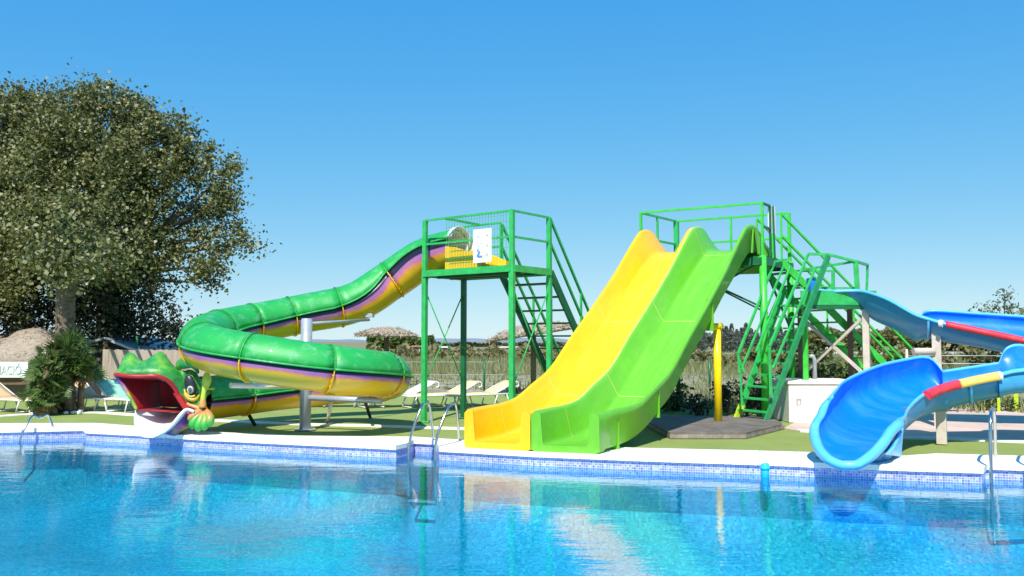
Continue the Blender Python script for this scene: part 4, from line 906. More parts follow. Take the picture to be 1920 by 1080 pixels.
# clawed hand resting on the lawn
mb = MB(); pts = [((380, 768), (357, 792), .06), ((381, 770), (361, 804), .075), ((382, 772), (372, 808), .08), ((384, 772), (383, 806), .08), ((386, 770), (393, 800), .075)]
mb.ball(hp(378, 780, -.02), (.10, .08, .13), 0, 12)
for (a, b2, r) in pts:
    mb.tube(hcrv([(a[0], a[1], -.02), ((a[0] + b2[0]) / 2 + (b2[0] - 375) * .25, (a[1] + b2[1]) / 2 - 2, -.1), (b2[0], b2[1] - 8, -.13), (b2[0] + 2, b2[1] - 2, -.08)], 3), [.05, .06, .07, .075, r, r, r * .95, r * .85, r * .7, r * .35][:10], 10)
mb.build('claw_hand', 'monster_leaf', head)
mb = MB(); mb.tube(hcrv([(387, 729, .1), (402, 729, .2)]), .02, 8); mb.build('bolt_bar', 'lime_paint', head)

# ------------------------------------------------------------ white pump box, pipe, deck
bx0, bx1 = G(1482, 792), G(1468, 788)
pts = [G(1480, 792), G(1575, 794)]; pb = thing('pump_housing', pts[0], 'white rendered concrete box beside the ladder stair', 'housing')
x0, y0 = pts[0].x, pts[0].y; hb = .84
mb = MB(); mb.prism([(x0, y0), (x0 + 1.35, y0 - .1), (x0 + 1.5, y0 + 1.3), (x0 - .02, y0 + 1.45)], 0, hb - .06); mb.build('walls', 'white_concrete', pb)
mb = MB(); mb.prism([(x0 - .03, y0 - .03), (x0 + 1.38, y0 - .13), (x0 + 1.53, y0 + 1.33), (x0 - .05, y0 + 1.48)], hb - .058, hb); mb.build('lid', 'white_concrete', pb)
mb = MB(); c = P(1498, 755, y0 - .01)
for dx, dz, w, h in ((0, .06, .10, .025), (-.04, .0, .02, .10), (.035, .01, .02, .08), (0, -.045, .06, .015)): mb.box((c.x + dx, c.y, c.z + dz), (w, .02, h))
mb.build('vent', 'weathered_wood', pb)
mb = MB(); q = P(1528, 712, y0 + 1.0); mb.tube([(q.x, q.y, .8), (q.x, q.y, P(1528, 674, q.y).z), (q.x - .03, q.y, P(1524, 668, q.y).z), (q.x - .12, q.y, P(1514, 668, q.y).z)], .045, 10); mb.build('vent_pipe', 'grey_steel', None, origin=(q.x, q.y, .84), label='thin grey hooked pipe rising from the white box', cat='pipe')
dk = [G(1256, 811, .10), G(1399, 811, .10), G(1471, 794, .10), G(1440, 781, .10), G(1190, 778, .10)]
dko = thing('wooden_deck', dk[0] - V((0, 0, .1)), 'low weathered wooden deck beneath the green slide', 'deck')
mb = MB(); mb.prism([(p.x, p.y) for p in dk], 0, .07, 0); mb.build('frame', 'weathered_wood', dko)
a0_, a1_, b0_, b1_ = dk[0], dk[1], dk[4], dk[2]
mb = MB()
for i in range(9):
    t0, t1_ = i / 9 + .004, (i + 1) / 9 - .004
    q = [dk[0].lerp(dk[4], t0), dk[1].lerp(dk[2] if t0 < .6 else dk[2].lerp(dk[3], (t0 - .6) / .4), min(1, t0 / .6)), dk[1].lerp(dk[2] if t1_ < .6 else dk[2].lerp(dk[3], (t1_ - .6) / .4), min(1, t1_ / .6)), dk[0].lerp(dk[4], t1_)]
    mb.prism([(p.x, p.y) for p in q], .073, .10)
mb.build('planks', 'dark_deck', dko)
# dark lamp post with flat top
q = P(1511, 660, 24); lp = thing('garden_lamp', (q.x, q.y, 0), 'dark slim lamp post with flat disc head behind the white box', 'lamp')
mb = MB(); mb.tube([(q.x, q.y, 0), (q.x, q.y, P(1511, 607, 24).z)], [.07, .06], 10); mb.build('post', 'brown_post', lp)
mb = MB(); mb.lathe((q.x, q.y, P(1511, 607, 24).z), [(0, .04), (.30, .02), (.33, 0), (.30, -.03), (.05, -.10)], 20); mb.build('head', 'dark_interior', lp)
# blue overflow pipe
q = G(1432, 873, -.02); mb = MB(); mb.tube([(q.x, q.y - .05, .0), (q.x, q.y - .06, -.015), (q.x, q.y - .06, -.30)], .055, 14); mb.tube([(q.x, q.y - .06, -.02), (q.x, q.y - .06, -.06)], .066, 14)
mb.build('overflow_pipe', 'sky_blue_pvc', origin=(q.x, q.y, 0), label='short bright blue plastic pipe dipping over the coping', cat='pipe')
# lime frame far right
q = G(1906, 772); fo = thing('metal_frame', q, 'lime green steel frame under the right end of the blue slide', 'frame')
mb = MB(); mb.beam(q, q + V((0, 0, .95)), .09); mb.build('post', 'lime_paint', fo)
mb = MB(); mb.beam(q + V((-.4, .02, 0)), q + V((-.4, .02, .95)), .06); mb.build('post', 'lime_paint', fo)
mb = MB(); mb.beam(q + V((-.62, .05, .9)), q + V((-.25, .05, .35)), .05); mb.beam(q + V((-1.8, .06, .42)), q + V((.0, .06, .42)), .04); mb.build('brace', 'lime_paint', fo)

# ------------------------------------------------------------ pool ladders
def ladder(name, rails_px, label, steps=1):
    """each rail: (pool u,v at water, front base, top front, top back, deck)"""
    root = None; feet = []
    for r in rails_px:
        dk_ = G(*r['deck']); ft = r['front']; Yf = r['Y']
        pts = [P(r['water'][0], r['water'][1], Yf)]; pts[0].z = -.75
        pts += [P(ft[0], ft[1], Yf)] + [P(u, v, y) for u, v, y in r['top']] + [V((dk_.x, dk_.y, 0))]
        if root is None: root = thing(name, dk_, label, 'pool ladder', 'stainless pool ladders')
        c = [V(q) for q in cat_rom([tuple(p) for p in pts], 5)]
        mb = MB(); mb.tube(c, .021, 10); mb.tube([V((dk_.x, dk_.y, 0)), V((dk_.x, dk_.y, .015))], .045, 10); mb.build('rail', 'chrome', root); feet.append(pts[0])
    if len(feet) > 1:
        for i in range(steps):
            z = -.8 - i * .25; mb = MB(); a, b2 = feet[0].copy(), feet[1].copy(); a.z = b2.z = z; mb.beam(a, b2, .08, .025); mb.build('step', 'grey_steel', root)
ladder('pool_ladder', [dict(water=(767, 868), front=(768, 832), Y=13.35, top=[(788, 768, 13.5), (796, 757, 13.7), (806, 763, 13.95)], deck=(813, 828)), dict(water=(818, 870), front=(817, 834), Y=13.2, top=[(838, 770, 13.4), (848, 757, 13.6), (856, 764, 13.85)], deck=(861, 829))], 'steel pool ladder with two curved rails beside the yellow slide')
ladder('pool_ladder', [dict(water=(1858, 915), front=(1858, 868), Y=11.1, top=[(1857, 792, 11.15), (1859, 771, 11.35), (1864, 774, 11.8)], deck=(1867, 860)), dict(water=(1934, 915), front=(1934, 868), Y=11.05, top=[(1934, 792, 11.1), (1936, 771, 11.3), (1940, 774, 11.75)], deck=(1943, 861))], 'steel pool ladder seen end on at the right edge')
ladder('pool_ladder', [dict(water=(36, 840), front=(38, 824), Y=15.75, top=[(50, 797, 15.85), (62, 780, 16.0), (76, 783, 16.1), (90, 779, 16.3)], deck=(100, 803)), dict(water=(-12, 840), front=(-10, 824), Y=15.8, top=[(2, 797, 15.9), (14, 780, 16.05), (28, 783, 16.15), (42, 779, 16.35)], deck=(50, 803))][:1], 'bent steel grab rail at the left end of the pool')

# ------------------------------------------------------------ sun loungers
def lounger(pos, rz, back_deg, sling, label, dirx=1):
    """lounger lies along local +x (head end), built in world space"""
    root = thing('sun_lounger', pos, label, 'sun lounger', 'sun loungers on the lawn')
    R = Matrix.Rotation(rz, 3, 'Z'); W = lambda x, y, z: pos + R @ V((x * dirx, y, z))
    h = .30; hw = .31
    mb = MB()
    for s in (-1, 1): mb.tube([W(-.95, s * hw, h), W(.35, s * hw, h), W(.95, s * hw, h)], .02, 8)
    for x in (-.95, .95): mb.tube([W(x, -hw, h), W(x, hw, h)], .02, 8)
    mb.build('frame', 'white_plastic', root)
    rows = [[W(x, y, h + .02 + .012 * math.cos(y / hw * 1.5)) for y in (-.28, -.14, 0, .14, .28)] for x in np.linspace(-.93, .33, 7)]
    mb = MB(); mb.loft(rows); mb.build('seat', sling, root, solid=.012)
    a = R_(back_deg); rows = []
    for l in np.linspace(0, .72, 6): rows.append([W(.35 + l * math.cos(a), y, h + .02 + l * math.sin(a) - .02 * math.sin(l / .72 * 3.14)) for y in (-.28, -.14, 0, .14, .28)])
    mb = MB(); mb.loft(rows); bo = mb.build('backrest', sling, root, solid=.012)
    mb = MB()
    for s in (-1, 1):
        e = W(.35 + .74 * math.cos(a), s * hw, h + .74 * math.sin(a)); mb.tube([W(.35, s * hw, h), e], .016, 8)
        mb.tube([e, e + R @ V((.07 * dirx, 0, -.03)), e + R @ V((.06 * dirx, 0, -.13)), e + R @ V((-.02 * dirx, 0, -.14))], .014, 6)
    mb.tube([W(.35 + .74 * math.cos(a), -hw, h + .74 * math.sin(a)), W(.35 + .74 * math.cos(a), hw, h + .74 * math.sin(a))], .016, 8); mb.build('back_frame', 'white_plastic', root)
    for x, dx in ((-.75, -.10), (-.5, .10), (.45, -.10), (.72, .10)):
        mb = MB()
        for s in (-1, 1): mb.tube([W(x, s * hw, h), W(x + dx, s * hw * 1.02, .02)], .017, 6)
        mb.tube([W(x + dx, -hw, .02), W(x + dx, hw, .02)], .015, 6); mb.build('leg', 'white_plastic', root)
def gp(u, v): return G(u, v)
lounger(gp(740, 762), R_(30), 25, 'white_sling', 'white sun lounger with raised back behind the left tower post')
lounger(gp(822, 762), R_(32), 25, 'cream_sling', 'cream sun lounger between the left tower posts')
lounger(gp(893, 761), R_(32), 25, 'cream_sling', 'cream sun lounger beside the top edge of the yellow slide mouth')
lounger(gp(30, 772), R_(-22), 28, 'tan_sling', 'orange tan sun lounger at the left edge below the kiosk', -1)
lounger(gp(178, 768), R_(-28), 36, 'tan_sling', 'orange tan sun lounger just right of the palm trunk', -1)
lounger(gp(240, 771), R_(-35), 34, 'mint_sling', 'mint green sun lounger beside the monster head', -1)
lounger(gp(640, 762), R_(4), 0, 'white_sling', 'flat white sun lounger partly hidden beneath the tube slide')

# ------------------------------------------------------------ thatched parasols
def parasol(u, vtop, Y, rad, label, tilt=0, drop=.38):
    base = P(u, 640, Y); base.z = 0; top = P(u, vtop, Y); root = thing('thatched_parasol', base, label, 'parasol', 'thatched parasols')
    mb = MB(); mb.tube([base, V((base.x, base.y, top.z - .1))], .09, 10); mb.build('pole', 'bark', root)
    T = Matrix.Rotation(tilt, 3, 'Y'); z0 = top.z - drop
    mb = MB(); mb.lathe((base.x, base.y, z0), [(.05, drop), (rad * .35, drop * .86), (rad * .7, drop * .5), (rad, .0), (rad * .98, -.08), (rad * .6, drop * .25), (.1, drop * .5)], 30, 0, T, .05)
    cn = mb.build('canopy', 'thatch', root)
    k = 1100; a = nr.uniform(0, 6.283, k); r = rad * np.sqrt(nr.uniform(.15, 1.08, k)); z = z0 + drop * (1 - (r / rad) ** 1.4) - .02
    p_ = np.stack([r * np.cos(a), r * np.sin(a), z - z0], 1) @ np.array(T).T + np.array([base.x, base.y, z0])
    leaf_mesh('straw_fringe', p_, .26, 'thatch_straw', cn, up=.8, aspect=.18)
parasol(725, 612, 31, 1.08, 'round thatched parasol seen beyond the tube slide', R_(1), .30)
parasol(1000, 604, 27, 1.42, 'large tilted thatched parasol behind the tower stairs', R_(-9), .34)
parasol(337, 641, 30, .35, 'small thatched parasol top poking above the reed fence', 0, .25)

# ------------------------------------------------------------ fences
rf = thing('reed_fence', G(270, 745), 'weathered reed screen fence behind the monster head', 'fence')
a, b2 = P(192, 700, 24), P(420, 700, 23); 
mb = MB(); n_ = 60; ztop = P(270, 656, 23.6).z
rows = []
for i in range(n_ + 1):
    q = a.lerp(b2, i / n_); rows.append([V((q.x, q.y + .01 * math.sin(i * 2.1), 0)), V((q.x, q.y + .01 * math.sin(i * 2.1), ztop + rng.uniform(-.015, .015)))])
mb.loft(rows, smooth=False); mb.build('reed_panel', 'reed', rf, solid=.03)
for u in (102, 255, 345):
    q = P(u, 700, 24.2); mb = MB(); mb.tube([(q.x, q.y, 0), (q.x, q.y, P(u, 630, q.y).z)], .035, 8); mb.build('post', 'dark_green_steel', rf)
wf = thing('wire_fence', G(908, 750), 'thin wire fence on green posts between lawn and stony ground', 'fence')
wl = []
for u in (600, 690, 796, 908, 1040, 1180, 1330):
    q = P(u, 672, 27); mb = MB(); mb.tube([(q.x, q.y, 0), (q.x, q.y, q.z)], .035, 8); mb.build('post', 'dark_green_steel', wf); wl.append(q)
for z in (.25, .6, 1.0):
    mb = MB(); mb.tube([V((q.x, q.y, z)) for q in wl], .006, 5); mb.build('wire', 'grey_steel', wf)
wf2 = thing('wire_fence', G(1840, 755), 'bare wire fence crossing behind the right side of the blue slide', 'fence')
for u in (1700, 1990):
    q = P(u, 660, 22); mb = MB(); mb.tube([(q.x, q.y, 0), (q.x, q.y, 1.45)], .035, 8); mb.build('post', 'beige_post', wf2)
for v in (667, 682):
    mb = MB(); mb.tube([P(1700, v, 22), P(1990, v, 22)], .012, 5); mb.build('wire', 'grey_steel', wf2)

# ------------------------------------------------------------ kiosk with thatch roof and shed
KY = 24.0; kb = P(20, 640, KY); kb.z = 0
kk = thing('information_kiosk', kb, 'kiosk with ragged thatched roof and white lettered fascia at the left edge', 'kiosk')
zf0, zf1 = P(30, 707, KY).z, P(30, 678, KY).z
xl, xr = P(-260, 640, KY).x, P(66, 640, KY).x
mb = MB(); mb.box(((xl + xr) / 2, KY - .28, (zf0 + zf1) / 2), (xr - xl, .08, zf1 - zf0)); mb.build('fascia', 'white_plastic', kk)
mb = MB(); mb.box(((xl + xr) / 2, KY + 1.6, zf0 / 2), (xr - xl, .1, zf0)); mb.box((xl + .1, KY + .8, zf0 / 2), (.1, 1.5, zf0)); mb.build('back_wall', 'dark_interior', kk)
mb = MB(); mb.box(((xl + xr) / 2, KY + .5, .5), (xr - xl - .4, .4, 1.0)); mb.build('counter', 'brown_post', kk)
for x in (xr - .08, (xl + xr) / 2): mb = MB(); mb.beam((x, KY + .1, 0), (x, KY + .1, zf0), .1); mb.build('post', 'brown_post', kk)
def kp(u, v, y=0): return P(u, v, KY + y)
fr0 = [kp(-260, 679, -.15), kp(-60, 679, -.15), kp(0, 680, -.15), kp(40, 679, -.15), kp(80, 680, -.15), kp(118, 682, -.15)]
md0 = [kp(-260, 640, .7), kp(-60, 645, .7), kp(0, 655, .7), kp(40, 645, .7), kp(75, 645, .7), kp(112, 660, .7)]
tp0 = [kp(-260, 600, 1.6), kp(-60, 622, 1.6), kp(5, 638, 1.6), kp(37, 623, 1.6), kp(78, 620, 1.6), kp(100, 640, 1.6)]
bk0 = [V((p_.x, p_.y + 1.6, p_.z - .7)) for p_ in tp0]
mb = MB(); mb.loft([[V(q) for q in cat_rom([tuple(q) for q in r], 4)] for r in (fr0, md0, tp0, bk0)]); rfk = mb.build('thatched_roof', 'thatch', kk, solid=.12)
pts_ = []
for r0, r1 in ((fr0, md0), (md0, tp0)):
    A_ = np.array(cat_rom([tuple(q) for q in r0], 8)); B_ = np.array(cat_rom([tuple(q) for q in r1], 8))
    for _ in range(1500):
        i = nr.integers(0, len(A_)); t = nr.uniform(); pts_.append(A_[i] * (1 - t) + B_[i] * t + nr.normal(size=3) * .05)
leaf_mesh('loose_straw', np.array(pts_) + np.array([0, .12, .03]), .16, 'thatch_straw', rfk, up=.8, aspect=.15)
cu = bpy.data.curves.new('lettering', 'FONT'); cu.body = 'INFORMACIÓ'; cu.size = .36; cu.extrude = .006; cu.align_x = 'RIGHT'
to = bpy.data.objects.new('lettering', cu); S.collection.objects.link(to); bpy.context.view_layer.update()
me = bpy.data.meshes.new_from_object(to.evaluated_get(bpy.context.evaluated_depsgraph_get())); bpy.data.objects.remove(to)
lt_ = bpy.data.objects.new('lettering', me); S.collection.objects.link(lt_); me.materials.clear(); me.materials.append(M['sign_faint']); lt_.parent = kk; lt_['_o'] = kk['_o']
q = P(40, 702, KY - .335); lt_.location = V((q.x, q.y, q.z)) - kb; lt_.rotation_euler = (R_(90), 0, 0); lt_.scale = (.64, 1, 1)
# shed
sh = thing('shed', P(190, 640, 27) * 1, 'low grey gabled shed behind the reed fence', 'shed'); sh.location.z = 0; sh['_o'] = (sh.location.x, sh.location.y, 0)
e0, e1, e2 = P(140, 650, 26), P(195, 634, 26), P(252, 657, 26)
mb = MB(); dv = V((0, 4, 0)); mb.loft([[e0 - V((.3, 0, .05)), e0 - V((.3, 0, .05)) + dv], [e1, e1 + dv], [e2, e2 + dv]], smooth=False); mb.build('roof', 'grey_steel', sh, solid=.07)
mb = MB(); w0 = e0 + V((.1, .3, 0)); w2 = e2 + V((-.15, .3, 0)); w1 = e1 + V((0, .3, -.08)); n = mb.add([(w0.x, w0.y, 0), (w2.x, w2.y, 0), tuple(w2), tuple(w1), tuple(w0)]); mb.face((n, n + 1, n + 2, n + 3, n + 4)); mb.build('gable_wall', 'dark_interior', sh, solid=.04)
mb = MB(); mb.beam((e1.x, e1.y + .1, 0), (e1.x, e1.y + .1, e1.z - .1), .1); mb.build('post', 'brown_post', sh)

# ------------------------------------------------------------ trees
def tree(name, base, blobs, size, dens, leaf, label, trunk_r=.28, group=None, cat='tree', sub=.30, nsub=45, fork=None, kind=None):
    root = thing(name, base, label, cat, group)
    pts = clumps(blobs, dens, sub, nsub); leaf_mesh('crown', pts, size, leaf, root)
    mb = MB(); zs = [b_[0][2] for b_ in blobs]; fork = fork or V((base.x, base.y, (min(zs) + max(zs)) / 2 * .6))
    mb.tube([base, base.lerp(fork, .5) + V((.08, 0, 0)), fork], [trunk_r * 1.15, trunk_r, trunk_r * .8], 12)
    for c, r in blobs:
        c = V(c); st = base.lerp(fork, rng.uniform(.75, 1)); mid = st.lerp(c, .5) + V((rng.uniform(-.3, .3), rng.uniform(-.3, .3), .25))
        mb.tube([st, mid, c], [trunk_r * .4, trunk_r * .22, .01], 7)
    mb.build('trunk', 'bark', root); return root
def B(u, v, Y, r, k=1.0): p_ = P(u, v, Y * k); return (tuple(p_), r * k)
big = [B(20, 249, 25, 1.2, 1.16), B(80, 229, 25, 1.2, 1.16), B(150, 221, 25, 1.05, 1.16), B(130, 260, 24, 1.4, 1.16), B(215, 234, 25, 1.1, 1.16), B(270, 249, 25, 1.0, 1.16), B(320, 254, 25, .8, 1.16), B(345, 280, 25, .9, 1.16), B(230, 300, 24, 1.3, 1.16), B(20, 330, 24, 1.5, 1.16), B(110, 350, 23.3, 1.6, 1.16), B(200, 380, 23.5, 1.4, 1.16), B(300, 340, 24.6, 1.0, 1.16), B(385, 320, 25, .6, 1.16), B(425, 325, 25, .5, 1.16), B(435, 375, 25, .45, 1.16), B(400, 385, 25.3, .8, 1.16), B(340, 400, 25.5, .9, 1.16), B(440, 440, 25, .45, 1.16), B(468, 455, 25, .32, 1.16), B(400, 450, 25, .6, 1.16), B(20, 450, 22.5, 1.4, 1.16), B(90, 470, 21.6, 1.1, 1.16), B(170, 470, 22.5, 1.1, 1.16), B(250, 450, 24, 1.1, 1.16), B(270, 500, 23.8, .8, 1.16), B(330, 490, 24.5, .75, 1.16), B(390, 500, 24.5, .6, 1.16), B(375, 530, 24.5, .35, 1.16), B(20, 540, 22.5, .9, 1.16), B(200, 520, 22.5, .6, 1.16), B(-60, 300, 24, 1.8, 1.16), B(-60, 480, 23, 1.8, 1.16), B(60, 186, 25, .55, 1.16), B(150, 176, 25, .5, 1.16), B(190, 176, 25, .4, 1.16), B(5, 211, 25, .7, 1.16), B(250, 206, 25, .5, 1.16)]
front = [B(122, 500, 19.3, .5), B(90, 488, 19.4, .5), B(155, 498, 19.4, .5), B(190, 490, 20.5, .6), B(130, 455, 19.8, .6), B(110, 420, 25, 1.2), B(180, 430, 25, 1.2), B(60, 420, 28, 1.5), B(230, 500, 25, .7), B(0, 500, 28, 1.4), B(60, 520, 28, 1.0), B(20, 380, 28, 1.6), B(250, 400, 28, 1.2), B(190, 300, 28, 1.4), B(90, 290, 28, 1.4), B(-20, 540, 28, 1.0)]
tb_ = V((P(200, 640, 29).x, 29, 0))
tree('poplar_tree', tb_, big + front, .12, 21, 'poplar_leaf', 'huge grey green leafy tree rising at the left', .42, sub=.23, nsub=80, fork=V((tb_.x, 29, 4.2)))
dk1 = [B(200, 560, 26.5, 1.0), B(150, 570, 26.5, 1.0), B(160, 620, 26, .8), B(180, 585, 27, 1.3), B(250, 580, 27.5, 1.1), B(300, 610, 27.5, .85), B(225, 625, 27, 1.0), B(330, 620, 28, .5), B(350, 640, 28, .4), B(290, 560, 27.5, .6)]  # undergrowth below the crown; its shade is in the leaf colour
tree('shaded_bush', V((P(250, 640, 27.5).x, 27.5, 0)), dk1, .12, 22, 'dark_and_shaded_leaf', 'dense bush filling the gap under the big tree, leaves darkened for crown shade', .15, cat='bush', nsub=50)
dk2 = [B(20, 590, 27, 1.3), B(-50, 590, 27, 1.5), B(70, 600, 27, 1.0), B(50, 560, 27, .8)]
tree('shaded_bush', V((P(20, 640, 27).x, 27, 0)), dk2, .12, 22, 'dark_and_shaded_leaf', 'bush above the thatched kiosk roof, leaves darkened for tree shade', .15, cat='bush', nsub=50)
# palm with tall trunk
pbs = G(127, 772); pm = thing('palm_tree', pbs, 'tall palm trunk ringed with old leaf bases rising into the big tree', 'palm tree')
mb = MB(); prof = []
for i in range(54):
    z = i * .062; r = .34 - .13 * min(1, z / .9) + (.012 if i % 2 else -.010)
    prof.append((r + rng.uniform(-.006, .006), z))
px = P(122, 600, pbs.y).x
mb.lathe((px, pbs.y, 0), prof, 22, 0, None, .03); mb.build('trunk', 'palm_bark', pm)
def frond(mb, base, az, el, L_, w, n=9, droop=.5, fan=False):
    d = V((math.cos(az) * math.cos(el), math.sin(az) * math.cos(el), math.sin(el)))
    if fan:
        side = Matrix.Rotation(rng.uniform(-1.2, 1.2), 3, d) @ d.cross(V((0, 0, 1))).normalized(); upv = side.cross(d)
        hub = base + d * L_ * .45
        mb.beam(base, hub, .012)
        for j in range(n):
            a = R_(-75 + 150 * j / (n - 1)); q = (d * math.cos(a) + side * math.sin(a)); tip = hub + q * L_ * (.62 - .15 * abs(a)) - V((0, 0, droop * .10 * L_)); s2 = q.cross(upv).normalized() * w
            m_ = hub.lerp(tip, .5) + upv * .01; k = mb.add([hub, m_ + s2, tip, m_ - s2]); mb.face((k, k + 1, k + 2, k + 3))
    else:
        side = d.cross(V((0, 0, 1))).normalized()
        for j in range(3):
            pass
pg = MB()
for i in range(12): frond(pg, V((px, pbs.y + .3, 3.45)), rng.uniform(0, 6.28), rng.uniform(.3, 1.2), rng.uniform(.7, 1.0), .03, 11, 1, True)
pg.build('crown', 'palm_leaf', pm)
def fanbush(name, stems, label, group=None):
    base = stems[0][0]; root = thing(name, V((base.x, base.y, 0)), label, 'palm bush', group); lf = MB(); dr = MB(); st = MB()
    for b_, top, nf, L_ in stems:
        st.tube([V((b_.x, b_.y, 0)), V((top.x, top.y, top.z))], [.09, .06], 8)
        for i in range(nf):
            frond(lf, top - V((0, 0, rng.uniform(0, .12))), rng.uniform(0, 6.28), rng.uniform(-.55, 1.35), rng.uniform(.7, 1.1) * L_, .026, 12, .8, True)
        for i in range(nf // 8): frond(dr, top - V((0, 0, .15)), rng.uniform(0, 6.28), rng.uniform(-1.2, .2), .6 * L_, .02, 7, 1, True)
    lf.build('fronds', 'palm_leaf', root); dr.build('dead_fronds', 'dry_leaf', root); st.build('stem', 'palm_bark', root)
def sp_(u, v, Y): return P(u, v, Y)
fanbush('fan_palm', [(G(128, 775), sp_(128, 668, 20.0), 60, .80), (G(150, 773), sp_(155, 690, 20.0), 40, .62), (G(140, 774), sp_(108, 690, 20), 30, .6)], 'bushy fan palm around the foot of the tall palm trunk')
fanbush('fan_palm', [(G(84, 778), sp_(90, 695, 19.4), 34, .52), (G(90, 778), sp_(90, 724, 19.4), 40, .50), (G(70, 778), sp_(68, 740, 19.4), 34, .45), (G(90, 778), sp_(98, 742, 19.3), 34, .45), (G(78, 778), sp_(92, 668, 19.5), 14, .40)], 'smaller dark fan palm left of the palm trunk')
# rocks at the palm foot
rk = MB()
for i in range(16):
    q = G(rng.uniform(60, 160), rng.uniform(770, 777)); rk.ball(q + V((0, 0, .03)), (rng.uniform(.05, .12), rng.uniform(.05, .1), rng.uniform(.04, .08)), 0, 7)
rk.build('stones', 'white_concrete', kind='stuff', label='small stones around the palm bed')

# hedge and bushes behind the slides
def bush(u, v0, v1, Y, w, leaf, label, size=.10, cat='bush', group=None, dens=30, name='bush', nsub=36):
    """v0 top px, v1 bottom px, w half width in px"""
    base = P(u, 640, Y); base.z = 0; zt_ = P(u, v0, Y).z; zb_ = max(0, P(u, v1, Y).z); rr = w * Y / F_PX; h = (zt_ - zb_) / 2
    bl = []
    for i in range(max(2, int(w / 22))):
        x = base.x + rng.uniform(-.6, .6) * rr; r_ = min(rr, h) * rng.uniform(.55, .8); bl.append(((x, base.y + rng.uniform(-.3, .3), zb_ + r_ + rng.uniform(0, 1) * max(0, 2 * h - 2 * r_)), (r_ * 1.15, r_, r_)))
    bl.append(((base.x, base.y, zb_ + h), (rr * .8, min(rr, .8), h * .85)))
    root = thing(name, base, label, cat, group); leaf_mesh('foliage', clumps(bl, dens, .12, nsub), size, leaf, root)
    mb = MB()
    for c, r in bl: mb.tube([base, V(c)], [.03, .01], 6)
    mb.build('stem', 'bark', root)
bush(1262, 692, 772, 20.5, 26, 'hedge_leaf', 'leafy green bush under the green slide', dens=45)
bush(1235, 715, 770, 20, 16, 'hedge_leaf', 'small green bush close to the slide leg', dens=45)
bush(955, 708, 748, 26, 14, 'dark_and_shaded_leaf', 'small dark shrub left of the yellow slide', .08)
bush(1365, 708, 775, 19.3, 34, 'dark_and_shaded_leaf', 'low dark shrub behind the yellow post', .09)  # shadow on this and the next two shrubs is carried by dark leaves
bush(1425, 702, 775, 19.6, 34, 'dark_and_shaded_leaf', 'low dark shrub behind the ladder stair', .09)
bush(1465, 690, 775, 20.5, 26, 'dark_and_shaded_leaf', 'dark shrub beside the white box', .09)
gH = 'leafy hedge bushes behind the white box'
bush(1520, 650, 770, 21.5, 45, 'hedge_leaf', 'leafy hedge bush directly behind the white box', dens=45, group=gH)
bush(1585, 648, 770, 21.5, 42, 'hedge_leaf', 'leafy hedge bush behind the beige cross braces', dens=45, group=gH)
bush(1645, 655, 770, 21.2, 40, 'hedge_leaf', 'leafy hedge bush right of the beige post', dens=45, group=gH)
bush(1700, 640, 765, 22.5, 42, 'scrub_leaf', 'brownish bush behind the bright green rear stairs', dens=40)
for i, (u, v0, l) in enumerate(((1770, 742, 'behind the lower flume'), (1830, 745, 'between flume and paving'), (1890, 748, 'beside the lime frame'), (1950, 745, 'at the right border'))):
    bush(u, v0, 768, 20.5, 38, 'hedge_leaf', 'low clipped green bush ' + l, .07, dens=50, group='low bushes behind the paving')
bush(1310, 742, 780, 19.2, 30, 'dark_and_shaded_leaf', 'low shrub left of the yellow post, slide shadow put into its dark leaves', .09)  # this and the next shrub added to fill in the black shade
bush(1398, 716, 778, 18.8, 36, 'dark_and_shaded_leaf', 'shrub between the yellow post and the ladder stair, shadow put into its dark leaves', .09)
# field shrubs
gS = 'olive brown shrubs across the field'
spots = [(1240, 650, 55), (1275, 655, 50), (1310, 650, 57), (1345, 654, 52), (1380, 648, 56), (1415, 652, 50), (1450, 650, 55), (1490, 655, 52), (1540, 640, 60), (1640, 630, 60), (1700, 632, 55), (1760, 645, 45), (1810, 648, 42), (1860, 644, 45), (1910, 640, 42)]
side = ['by the slide underside', 'left of the yellow post', 'just behind the yellow post', 'right of the yellow post', 'under the tower brace', 'left of the ladder stair', 'behind the ladder stair', 'over the white box', 'behind the lamp post', 'below the rear stairs', 'behind the raised blue bend', 'right of the beige flume post', 'under the middle of the upper flume', 'under the right part of the upper flume', 'at the right edge under the flume']
for (u, v0, Y), s_ in zip(spots, side): bush(u, v0, 690, Y, 30, 'scrub_leaf', 'olive brown field shrub ' + s_, .28, group=gS, dens=9, nsub=30)
# cypresses
gC = 'row of distant dark cypresses'
cyp = [(1274, 618), (1286, 614), (1297, 622), (1308, 616), (1319, 620), (1353, 607), (1362, 612), (1372, 607), (1382, 618), (1391, 615), (1399, 606), (1409, 616), (1418, 620), (1441, 604), (1452, 618), (1463, 612), (1474, 620), (1486, 616)]
ords = 'first second third fourth fifth sixth seventh eighth ninth tenth eleventh twelfth thirteenth fourteenth fifteenth sixteenth seventeenth eighteenth'.split()
for i, (u, v0) in enumerate(cyp):
    Y = 120 + rng.uniform(-3, 3); base = P(u, 640, Y); base.z = 0; zt_ = P(u, v0, Y).z
    root = thing('cypress_tree', base, 'slender dark cypress, ' + ords[i] + ' from the left in the distant row', 'cypress', gC)
    k = 420; t = nr.uniform(0, 1, k); r = .42 * np.sin(np.pi * np.clip(t * .85 + .12, 0, 1)) ** .7; a = nr.uniform(0, 6.28, k)
    leaf_mesh('crown', np.stack([base.x + r * np.cos(a), base.y + r * np.sin(a), .2 + t * (zt_ - .2)], 1), .34, 'cypress_leaf', root, up=.1)
    mb = MB(); mb.tube([base, base + V((0, 0, zt_ * .8))], [.12, .03], 6); mb.build('trunk', 'bark', root)
